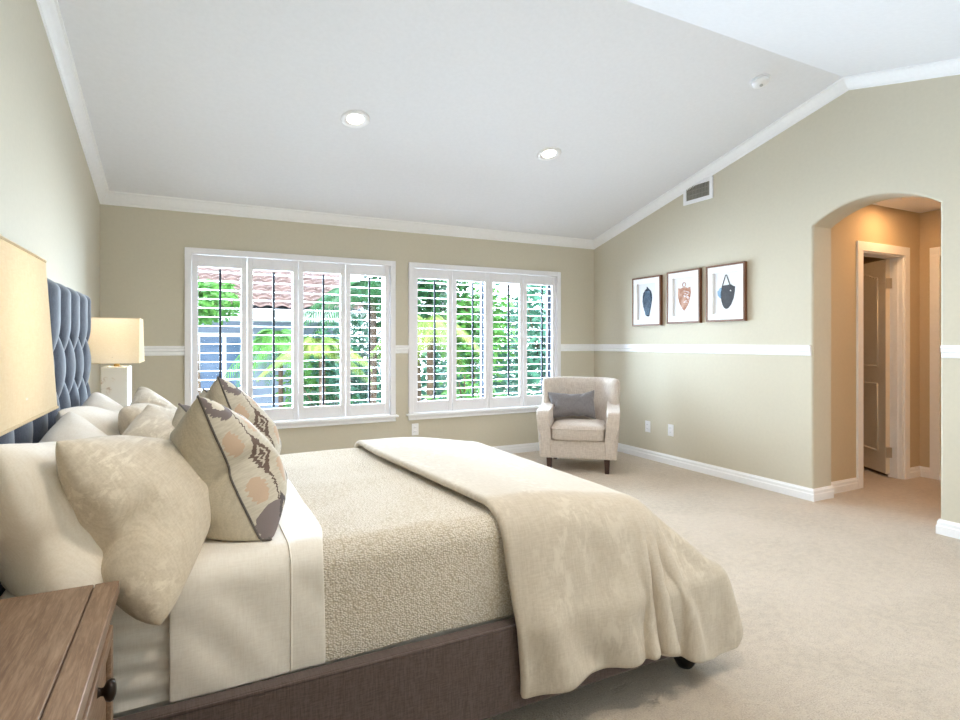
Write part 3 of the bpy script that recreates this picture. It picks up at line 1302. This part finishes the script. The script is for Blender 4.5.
# ------------------------------------------------------------------ pillows
def pillow_mesh(w, h, nx, ny, press, seed, name, bend=.08):
    bm = bmesh.new()
    uvl = bm.loops.layers.uv.new('UVMap')

    def g(z):
        return [[bm.verts.new((-w / 2 + w * i / nx, -h / 2 + h * j / ny, z)) for j in range(ny + 1)] for i in range(nx + 1)]
    a, b = g(.004), g(-.004)
    for grid, idx in ((a, 0), (b, 1)):
        for i in range(nx):
            for j in range(ny):
                q = [(i, j), (i + 1, j), (i + 1, j + 1), (i, j + 1)]
                if idx:
                    q = q[::-1]
                f = bm.faces.new([grid[s][t] for s, t in q])
                f.material_index = idx
                for lp, (s, t) in zip(f.loops, q):
                    lp[uvl].uv = (s / nx, t / ny)
    bmesh.ops.remove_doubles(bm, verts=[v for v in bm.verts if abs(abs(v.co.x) - w / 2) < 1e-5 or abs(abs(v.co.y) - h / 2) < 1e-5], dist=.0081)
    for v in bm.verts:
        v.co.z += .007 * noise.noise(v.co * 11 + Vector((seed * 7.3, 0, 0)))
    me = bpy.data.meshes.new(name)
    bm.to_mesh(me)
    bm.free()
    return settle(me, 42, press=press, mass=.2, bend=bend)


king = pillow_mesh(.84, .56, 44, 30, 5, 1, 'king', .06)
king2 = pillow_mesh(.84, .56, 44, 30, 5, 4, 'king_b', .06)
square = pillow_mesh(.52, .52, 38, 38, 8, 2, 'square', .04)
lumbar = pillow_mesh(.50, .32, 30, 20, 6, 3, 'lumbar')


def pillow(name, src, mats, c, U, V, th, label, cat, group, floor_z=None, sag=.25, flip=False, shape=None, edge_y=None, smooth=0, piping=None):
    U = Vector(U).normalized()
    V = Vector(V)
    V = (V - U * V.dot(U)).normalized()
    N = U.cross(V)
    me = src.copy()
    midx = [p.material_index for p in me.polygons]
    R = Matrix((U, V, N)).transposed()
    c = Vector(c)
    if smooth:
        b = bmesh.new()
        b.from_mesh(me)
        for _ in range(smooth):
            bmesh.ops.smooth_vert(b, verts=b.verts[:], factor=.5, use_axis_x=True, use_axis_y=True, use_axis_z=True)
        b.to_mesh(me)
        b.free()
    hs = max(v.co.y for v in me.vertices)
    for v in me.vertices:
        p = v.co.copy()
        if flip:
            p.x, p.y = -p.x, -p.y
        p.z *= th * (1 - sag * p.y / hs)
        wr = noise.noise(Vector((p.x * 7 + p.y * 4, p.y * 20 - p.x * 9, c.y * 5))) + .6 * noise.noise(Vector((p.x * 22, p.y * 9, c.y * 3)))
        p.z += .0045 * wr * (1 if p.z > 0 else -1) * min(1, abs(p.z) / .03)
        if shape:
            p = shape(p)
        w = c + R @ p
        if floor_z is not None and (edge_y is None or w.y > edge_y):
            lo = floor_z
            if w.z < lo:
                k = lo - w.z
                w.z = lo + .12 * noise.noise(w * 8) * min(k, .03)
                w.z = max(w.z, lo)
                w += Vector((N.x, N.y, 0)) * k * .35
        v.co = R.transposed() @ (w - c)
    me.materials.clear()
    o = bpy.data.objects.new(name, me)
    COL.objects.link(o)
    for m in mats:
        me.materials.append(m)
    for p, q in zip(me.polygons, midx):
        p.use_smooth = True
        p.material_index = q if len(mats) > 1 else 0
    o.matrix_world = Matrix.Translation(c) @ R.to_4x4()
    if piping:
        b = bmesh.new()
        b.from_mesh(me)
        ed = [e for e in b.edges if len({f.material_index for f in e.link_faces}) == 2]
        nxt = {}
        for e in ed:
            for p_, q_ in ((e.verts[0], e.verts[1]), (e.verts[1], e.verts[0])):
                nxt.setdefault(p_, []).append(q_)
        cur, prev, loop = ed[0].verts[0], None, []
        while True:
            loop.append(cur.co.copy())
            n_ = [w for w in nxt[cur] if w is not prev]
            prev, cur = cur, n_[0]
            if cur is ed[0].verts[0] or len(loop) > 1000:
                break
        bp = bmesh.new()
        tube(bp, loop + [loop[0]], .0034, 6)
        obj('piping', bp, piping, o, smooth=True, local=True)
        b.free()
    md = o.modifiers.new('soft', 'SUBSURF')
    md.levels = md.render_levels = 1
    return tag(o, label, cat, group)


BT = MZ + .024


def blunt(k, hw, hh, sy=1.0, fill=.12):
    def f(p):
        c = min(1, abs(p.x) / hw) ** 3 * min(1, abs(p.y) / hh) ** 3
        fx = 1 + fill * (1 - min(1, (p.y / hh) ** 2)) * min(1, abs(p.x) / hw) ** 3
        fy = 1 + fill * .6 * (1 - min(1, (p.x / hw) ** 2)) * min(1, abs(p.y) / hh) ** 3
        return Vector((p.x * (1 - k * c) * fx, p.y * sy * (1 - k * 1.3 * c) * fy, p.z))
    return f


def hem_end(p):
    # open pillowcase end: flattens and runs straight toward -x
    q = max(0, (-p.x - .20) / .20)
    return Vector((p.x * (1 + .04 * q) * (1 + .13 * (1 - min(1, (p.y / .255) ** 2)) * min(1, abs(p.x) / .4) ** 3), p.y * (.94 + .05 * min(1, q)), p.z * 1.08))


KW, KH = .40, .255
m_pipe = weave('grey_piping', (92, 86, 82), (108, 102, 98), 300)
pillow('sleeping_pillow', king, [m_white], (-.275, 1.80, .785), (0, 1, 0), (-.34, 0, .94), .85,
       'white sleeping pillow against the headboard beside the near bedside table', 'pillow', 'white sleeping pillows', MZ + .012, shape=hem_end, flip=True, smooth=14)
pillow('sleeping_pillow', king2, [m_white], (-.265, 2.50, .79), (0, 1, 0), (-.46, 0, .88), .80,
       'white sleeping pillow against the headboard behind the far linen sham', 'pillow', 'white sleeping pillows', MZ + .012, shape=blunt(.08, KW, KH), smooth=5)
pillow('linen_sham', king2, [m_sham], (-.095, 1.795, .79), (.16, .98, .0), (-.42, .08, .9), .86,
       'large oatmeal linen sham leaning toward the near edge of the bed', 'pillow', 'oatmeal linen shams', MZ + .014, flip=True, edge_y=1.535, shape=blunt(.02, KW, KH, .93), smooth=2)
pillow('linen_sham', king, [m_sham], (-.10, 2.54, .79), (0, 1, .02), (-.46, 0, .88), .80,
       'oatmeal linen sham behind the two patterned throw pillows', 'pillow', 'oatmeal linen shams', MZ + .014, shape=blunt(.07, KW, KH))
TS = blunt(-.05, .26, .26, .95, .10)
pillow('throw_pillow', square, [m_ikat, m_plain], (.070, 1.86, .815), (-.10, .98, -.15), (-.36, .16, .90), 1.25,
       'patterned throw pillow in front, overlapping the other patterned one', 'throw pillow', 'patterned throw pillows', BT, shape=TS, piping=m_pipe, smooth=4)
pillow('throw_pillow', square, [m_ikat, m_plain], (.140, 2.47, .822), (-.08, .98, -.18), (-.34, .18, .90), 1.2,
       'patterned throw pillow peeking out behind the front patterned one', 'throw pillow', 'patterned throw pillows', BT, shape=TS, piping=m_pipe, smooth=4)


# ------------------------------------------------------------------ bedside tables
def nightstand(x1, yc, label):
    x0, hw, zt = XL + .022, .45, .70
    y0, y1 = yc - hw, yc + hw
    t = thing('nightstand', label, 'bedside table', ((x0 + x1) / 2, yc, 0), 0, 'bedside tables')
    bm = bmesh.new()
    box(bm, x0, x1 - .0445, y0, y1, zt - .028, zt)
    box(bm, x1 - .042, x1, y0, y1, zt - .028, zt)
    box(bm, x0 + .01, x1 - .012, y0 + .01, y1 - .01, zt - .030, zt - .006)
    obj('table_top', bm, m_night, t, bevel=.002)
    bm = bmesh.new()
    pf = [(x0 + .01, zt - .029), (x1 - .006, zt - .029), (x1 - .010, zt - .038), (x1 - .018, zt - .046), (x1 - .020, zt - .060), (x0 + .01, zt - .060)]
    v0 = [(a, y0 + .012, b) for a, b in pf]
    v1 = [(a, y1 - .012, b) for a, b in pf]
    loft(bm, [v0, v1])
    obj('top_moulding', bm, m_night, t, bevel=.002)
    obj('carcass', B(x0 + .01, x1 - .030, y0 + .02, y1 - .02, .05, zt - .060, bevel=.003), m_night, t)
    for z0, z1 in ((.355, .625), (.075, .340)):
        d = obj('drawer', B(x1 - .031, x1 - .016, y0 + .035, y1 - .035, z0, z1, bevel=.003), m_night, t)
        bm = bmesh.new()
        a0, a1 = y0 + .035, y1 - .035
        for p, q, r_, s in ((a0, a1, z1 - .03, z1), (a0, a1, z0, z0 + .03), (a0, a0 + .03, z0 + .03, z1 - .03), (a1 - .03, a1, z0 + .03, z1 - .03)):
            box(bm, x1 - .017, x1 - .007, p, q, r_, s)
        obj('drawer_moulding', bm, m_night, d, bevel=.003)
        for s in (-1, 1):
            bm = bmesh.new()
            rm = Matrix.Rotation(PI / 2, 4, 'Y')
            lathe(bm, [(.0005, 0), (.017, 0), (.017, .003), (.010, .006), (.0065, .014), (.0075, .018), (.0165, .022), (.0185, .028), (.0165, .033), (.008, .036), (.0005, .0365)],
                  (x1 - .0165, yc + s * .205, (z0 + z1) / 2 + .11 * (1 if z0 > .3 else 0)), 24, rm)
            obj('knob', bm, m_knob, d, smooth=True)
    for a in (x0 + .03, x1 - .065):
        for b in (y0 + .035, y1 - .075):
            obj('foot', B(a, a + .04, b, b + .04, 0, .051, bevel=.004), m_night, t)
    return t


nightstand(-.138, .955, 'limed brown wood bedside table in front, beside the near pillows')
nightstand(-.138, 3.62, 'limed brown wood bedside table behind the bed under the marble lamp')


# ------------------------------------------------------------------ table lamps
def lamp(x, y, label, watts):
    zb = .70
    t = thing('table_lamp', label, 'table lamp', (x, y, zb), 0, 'bedside lamps')
    obj('lamp_base', B(x - .058, x + .058, y - .105, y + .105, zb, zb + .372, bevel=.004), m_marble, t)
    bm = bmesh.new()
    lathe(bm, [(.014, zb + .371), (.014, zb + .384), (.008, zb + .386), (.008, zb + .44), (.016, zb + .442), (.016, zb + .47), (.0005, zb + .47)], (x, y, 0), 20)
    obj('neck', bm, M('brass', (196, 160, 100), .3, metal=.9), t, smooth=True)
    z0, z1 = zb + .394, zb + .622
    hx, hy, hy0 = .113, .118, .190
    bm = bmesh.new()
    rings = []
    for z, k in ((z0, 0), (z1, 1)):
        a, b = hx - .002 * k, hy0 + (hy - hy0) * k
        rings.append([(x - a, y - b, z), (x + a, y - b, z), (x + a, y + b, z), (x - a, y + b, z)])
    loft(bm, rings, caps=False)
    s = obj('lamp_shade', bm, m_shade, t)
    for r in rings:
        bm = bmesh.new()
        P = [Vector(p) for p in r]
        tube(bm, P + [P[0]], .0022, 6)
        obj('shade_rim', bm, m_shade, s)
    bm = bmesh.new()
    tube(bm, [(x - hx, y, z0 + .03), (x + hx, y, z0 + .03)], .0018, 6)
    tube(bm, [(x, y - hy0 + .001, z0 + .03), (x, y + hy0 - .001, z0 + .03)], .0018, 6)
    obj('shade_spider', bm, m_hinge, s)
    bm = bmesh.new()
    lathe(bm, [(.0005, 0), (.013, 0), (.014, .02), (.028, .05), (.030, .07), (.022, .092), (.0005, .10)], (x, y, zb + .466), 20)
    obj('bulb', bm, M('lit_bulb', (255, 236, 200), .4, emit=((255, 214, 150), 3)), t, smooth=True)
    l = bpy.data.lights.new('bulb_lamp', 'POINT')
    l.energy = watts
    l.color = (1, .86, .67)
    l.shadow_soft_size = .035
    lo = bpy.data.objects.new('bulb_lamp', l)
    COL.objects.link(lo)
    lo.parent = t
    lo.location = (0, 0, .53)
    lo.visible_camera = True
    return t


lamp(-.310, .945, 'large lit linen lamp on the front bedside table, cut off at the left edge', 7)
lamp(-.357, 3.52, 'lit table lamp with veined marble block base behind the bed', 9)


# ------------------------------------------------------------------ armchair
ch = thing('armchair', 'oatmeal upholstered armchair with dark tapered legs in the far corner', 'armchair', (3.340, 4.463, 0), math.radians(-40))
bm = B(-.325, .325, -.315, .31, .128, .30)
bmesh.ops.bevel(bm, geom=bm.edges[:], offset=.022, segments=3, profile=.5, affect='EDGES')
obj('seat_base', bm, m_chair, ch, local=True, smooth=True)
bm = bmesh.new()
bmesh.ops.create_grid(bm, x_segments=20, y_segments=20, size=1)
top = {}
rings = []
for k, (sc_, z) in enumerate(((.93, .300), (1, .318), (1.0, .398), (.965, .425), (.80, .437), (.5, .447), (.02, .452))):
    ring = []
    for i in range(48):
        a = 2 * PI * i / 48
        cx, cy = math.cos(a), math.sin(a)
        e = .28
        X = abs(cx) ** e * (1 if cx > 0 else -1)
        Y = abs(cy) ** e * (1 if cy > 0 else -1)
        ring.append((X * .245 * sc_, -.065 + Y * .282 * sc_, z))
    rings.append(ring)
bm.free()
bm = bmesh.new()
loft(bm, rings)
cu = obj('seat_cushion', bm, m_chair, ch, local=True, smooth=True)
bm = bmesh.new()
for ri, zoff in ((1, -.004), (2, .004)):
    P = [(x * 1.005, y + (y + .065) * .005, z + zoff) for x, y, z in rings[ri]]
    tube(bm, P + [P[0]], .0045, 6)
obj('piping', bm, m_chair, cu, local=True, smooth=True)
for s in (-1, 1):
    bm = bmesh.new()
    pts = [(-.322, .130), (-.332, .32), (-.345, .44), (-.343, .525), (-.320, .560), (-.27, .568), (-.10, .572), (.06, .59), (.20, .63), (.28, .65), (.31, .13)]
    prism(bm, pts, .242, .350, 'x')
    bmesh.ops.bevel(bm, geom=bm.edges[:], offset=.036, segments=4, profile=.55, affect='EDGES', clamp_overlap=True)
    for v in bm.verts:
        q = max(0, v.co.z - .30)
        v.co.x += .028 * min(1, q / .2) * (1 if v.co.x > .3 else .6) - (.022 * math.exp(-((v.co.z - .33) / .09) ** 2) if v.co.x > .3 else 0)
        v.co.x *= s
    obj('arm', bm, m_chair, ch, local=True, smooth=True)
bm = bmesh.new()
rings = []
nu = 44
for i in range(nu + 1):
    u = -1 + 2 * i / nu
    au = abs(u)
    endr = min(1, (1 - au) / .07)
    sh = math.sqrt(max(.0, 1 - (1 - endr) ** 2))
    ring = []
    prof = []
    zt = .842
    for d, z in ((-.05, .20), (-.05, .35), (-.05, .5), (-.05, .65), (-.05, .78), (-.043, .815), (-.025, .835), (0, .842), (.025, .835), (.043, .815), (.05, .78), (.05, .6), (.05, .4), (.05, .20)):
        v = (z - .2) / (zt - .2)
        x = u * (.325 + .035 * v)
        wing = (.30 - .10 * v) * au ** 4.5
        y = .255 + .095 * v - wing
        slope = -4.5 * (.30 - .10 * v) * au ** 3.5 * (1 if u > 0 else -1) / (.325 + .035 * v)
        nrm = Vector((-slope, 1, 0)).normalized()
        dd = d * (.25 + .75 * sh) * (1.0 if z > .3 else 1)
        zz = z - (.012 * (1 - sh) if z > .8 else 0) - .006 * au ** 6 * v
        ring.append(Vector((x, y, zz)) + nrm * dd)
    rings.append(ring)
loft(bm, rings)
obj('backrest', bm, m_chair, ch, local=True, smooth=True)
for sx in (-1, 1):
    for yf in (-.27, .26):
        bm = bmesh.new()
        y2 = yf + (.03 if yf > 0 else -.006)
        xo = sx * .262
        loft(bm, [[(xo - a, yf - a, .135), (xo + a, yf - a, .135), (xo + a, yf + a, .135), (xo - a, yf + a, .135)] for a in (.026,)] +
             [[(xo - a, y2 - a, 0), (xo + a, y2 - a, 0), (xo + a, y2 + a, 0), (xo - a, y2 + a, 0)] for a in (.019,)])
        obj('leg', bm, m_darkwood, ch, local=True, bevel=.002)
Rz = Matrix.Rotation(math.radians(-40), 3, 'Z')
cl = Vector((3.340, 4.463, 0))
pc = cl + Rz @ Vector((-.075, .075, .580))
pillow('lumbar_cushion', lumbar, [m_grey], pc, Rz @ Vector((1, .12, .03)), Rz @ Vector((-.03, .33, .94)), .75,
       'charcoal grey lumbar cushion leaning on the armchair back', 'cushion', None, sag=.15)


# ------------------------------------------------------------------ outside the windows
GZ = -3.0
m_ground = M('pale_paving', (176, 170, 158), .9, var=(3, (150, 150, 132)))
struct('ground', B(-30, 40, 5.6, 60, GZ - .2, GZ), m_ground)
m_stucco = M('pale_grey_stucco', (140, 152, 174), .85, bump=(60, .3, .005))
m_tile = M('clay_roof_tile', (146, 122, 116), .8, var=(5, (104, 86, 84)))
m_fascia = M('white_fascia', (232, 234, 238), .6)
m_winblue = M('dusk_blue_window', (84, 108, 142), .15, spec=.6)

hs = thing('neighbor_house', 'pale stucco house with clay tile roof outside the windows', 'house', (-2, 14, GZ))
HX0, HX1, HYF = -7.0, 2.75, 12.0
obj('walls', B(HX0, HX1, HYF, 17, GZ, 1.62), m_stucco, hs)
obj('fascia', B(HX0 - .4, HX1 + .4, HYF - .62, HYF - .55, 1.60, 1.82), m_fascia, hs)
obj('soffit', B(HX0 - .4, HX1 + .4, HYF - .56, HYF + .05, 1.60, 1.66), m_fascia, hs)
bm = bmesh.new()
nxr, nyr = 330, 22
xa, xb = HX0 - .45, HX1 + .45
Rg = []
for j in range(nyr * 2):
    row, rem = divmod(j, 2)
    t = (row + rem * .98) / nyr
    y = HYF - .66 + 5.2 * t
    zb = 1.80 + 2.1 * t + (.045 if rem == 0 else 0)
    Rg.append([bm.verts.new((xa + (xb - xa) * i / nxr, y, zb + .05 * abs(math.sin(PI * (xb - xa) / .26 * i / nxr)))) for i in range(nxr + 1)])
for a, b in zip(Rg, Rg[1:]):
    for i in range(nxr):
        bm.faces.new((a[i], a[i + 1], b[i + 1], b[i]))
obj('tile_roof', bm, m_tile, hs, smooth=False)
bm = bmesh.new()
prism(bm, [(HYF - .62, 1.66), (HYF + 4.6, 3.76), (HYF + 4.6, 1.66)], xa + .02, xb - .02, 'x')
obj('gable', bm, m_stucco, hs)
for wx, ww in ((.05, .95), (-3.0, 1.2)):
    wz0, wz1 = .30, 1.30
    bm = bmesh.new()
    box(bm, wx, wx + ww, HYF - .05, HYF + .02, wz1, wz1 + .08)
    box(bm, wx, wx + ww, HYF - .07, HYF + .02, wz0 - .08, wz0)
    box(bm, wx, wx + .07, HYF - .05, HYF + .02, wz0, wz1)
    box(bm, wx + ww - .07, wx + ww, HYF - .05, HYF + .02, wz0, wz1)
    box(bm, wx + ww * .48, wx + ww * .52 + .03, HYF - .04, HYF + .02, wz0, wz1)
    f = obj('window', bm, m_fascia, hs)
    obj('pane', B(wx + .07, wx + ww - .07, HYF - .015, HYF + .01, wz0, wz1), m_winblue, f)

m_leafs = [M('deep_green_leaves', (52, 112, 58), .55, var=(4, (30, 84, 50))),
           M('fresh_green_leaves', (104, 164, 74), .55, var=(4, (70, 132, 58))),
           M('yellow_green_fronds', (158, 176, 88), .55, var=(3, (108, 152, 76))),
           M('blue_green_leaves', (96, 158, 128), .55, var=(4, (64, 124, 104)))]
m_bark = M('grey_brown_bark', (120, 98, 80), .9, var=(12, (86, 70, 58)))


def bushy(name, label, x, y, z0, z1, rad, mat, n, leaf=.10, trunk=True, group='trees outside the windows', low=None):
    t = thing(name, label, 'tree' if 'tree' in name else 'shrub', (x, y, GZ), 0, group)
    zc, rz = (z0 + z1) / 2, (z1 - z0) / 2
    bm = bmesh.new()
    rng = random.Random(int(x * 100) + 5)
    tube(bm, [(x, y, GZ), (x + .05, y, (GZ + zc) / 2), (x - .03, y, zc + rz * .3)], [.09, .07, .03], 8)
    for k in range(9):
        a, e = rng.uniform(0, 2 * PI), rng.uniform(-.3, .9)
        st = Vector((x, y, zc - rz * .6 + rng.uniform(0, rz)))
        tube(bm, [st, st + Vector((math.cos(a) * rad * .7, math.sin(a) * rad * .7, rz * e))], [.025, .008], 6)
    obj('trunk', bm, m_bark, t, smooth=True)
    bm = bmesh.new()
    for k in range(n):
        d = Vector((rng.gauss(0, 1), rng.gauss(0, 1), rng.gauss(0, 1))).normalized() * (rng.random() ** .45)
        w = 1 + .35 * noise.noise(d * 2.2 + Vector((x, y, 0)))
        p = Vector((x + d.x * rad * w, y + d.y * rad * w, zc + d.z * rz * w))
        u = Vector((rng.uniform(-1, 1), rng.uniform(-1, 1), rng.uniform(-.8, .3))).normalized()
        s_ = u.cross(Vector((rng.uniform(-1, 1), rng.uniform(-1, 1), rng.uniform(-1, 1)))).normalized()
        L = leaf * rng.uniform(.6, 1.3)
        bm.faces.new([bm.verts.new(q) for q in (p, p + u * L * .5 + s_ * L * .22, p + u * L, p + u * L * .5 - s_ * L * .22)])
    obj('foliage', bm, mat, t, recalc=False)
    return t


def palm(label, x, y, zc, L, mat, nf=13, trunk_r=.1, droop=1.0):
    t = thing('palm_tree', label, 'palm', (x, y, GZ), 0, 'palms outside the windows')
    rng = random.Random(int(x * 77 + y * 13))
    bm = bmesh.new()
    pts, rr = [], []
    for i in range(24):
        q = i / 23
        pts.append((x + .06 * math.sin(q * 2), y, GZ + (zc - GZ) * q))
        rr.append(trunk_r * (1.1 - .25 * q) * (1.0 if i % 2 else 1.12))
    tube(bm, pts, rr, 10)
    obj('trunk', bm, m_bark, t, smooth=True)
    for k in range(nf):
        a = 2 * PI * k / nf + rng.uniform(-.2, .2)
        el = rng.uniform(.15, 1.25)
        d = Vector((math.cos(a), math.sin(a), 0))
        bm = bmesh.new()
        spine = []
        for i in range(15):
            q = i / 14
            spine.append(Vector((x, y, zc)) + d * L * (math.cos(el) * q + .12 * q * q) + Vector((0, 0, L * (math.sin(el) * q - droop * .95 * q * q))))
        tube(bm, spine, [.014 * (1 - .8 * i / 14) for i in range(15)], 5)
        side = d.cross(Vector((0, 0, 1)))
        for i in range(2, 30):
            q = i / 30
            i0 = int(q * 14)
            p = spine[i0].lerp(spine[min(14, i0 + 1)], q * 14 - i0)
            tan = (spine[min(14, i0 + 1)] - spine[i0]).normalized()
            ll = L * .30 * math.sin(PI * (.12 + .85 * q)) + .03
            for s in (-1, 1):
                u = (side * s * .8 + tan * .65 + Vector((0, 0, -.38))).normalized()
                wv = tan * .018
                m1 = p + u * ll * .5
                bm.faces.new([bm.verts.new(v) for v in (p, m1 + wv, p + u * ll + Vector((0, 0, -.06)), m1 - wv)])
        obj('frond', bm, mat, t, recalc=False)
    return t


palm('drooping green palm in front of the stucco house wall', 1.28, 10.2, 1.25, 1.0, m_leafs[1], 13, .04, 1.35)
palm('yellow green palm seen through the third shutter panel of the left window', 1.66, 8.6, 1.05, .85, m_leafs[2], 15, .05, .9)
palm('tall green palm seen through the last shutter panel of the left window', 2.55, 9.0, 1.95, 1.2, m_leafs[0], 16, .06, 1.0)
palm('yellow green palm seen through the first shutter panel of the right window', 3.15, 8.0, 1.45, .95, m_leafs[2], 16, .06, 1.1)
bushy('leafy_tree', 'dark green tree filling the upper corner of the right window', 3.5, 9.4, 1.2, 3.6, 1.0, m_leafs[0], 2600, .2)
bushy('leafy_tree', 'fresh green tree in the middle of the right window', 4.4, 9.0, .6, 2.3, .75, m_leafs[1], 2000, .16)
bushy('leafy_tree', 'blue green tree at the far right of the right window', 6.3, 9.6, -.6, 2.6, 1.3, m_leafs[3], 3400, .2)
bushy('leafy_tree', 'blue green tree between the right window palms and the far tree', 5.3, 11.4, -1.0, 1.7, 1.1, m_leafs[3], 2600, .2)
bushy('leafy_tree', 'green treetop against the tiled roof in the left window', .04, 10.2, 1.50, 2.25, .72, m_leafs[1], 1800, .14)
bushy('garden_shrub', 'low green shrub below the palms in the right window', 3.6, 7.6, -.9, .75, .7, m_leafs[1], 1500, .14)
bushy('garden_shrub', 'low dark shrub below the yellow palm in the left window', 1.9, 9.4, -.9, .55, .6, m_leafs[0], 1500, .14)
bushy('leafy_tree', 'pale green tree behind the palms at the right end of the left window', 2.62, 10.45, -.8, 1.75, .7, m_leafs[3], 2600, .17)
bushy('leafy_tree', 'fresh green tree behind the yellow palm of the left window', 1.95, 10.9, -.9, 1.35, .55, m_leafs[1], 1800, .15)
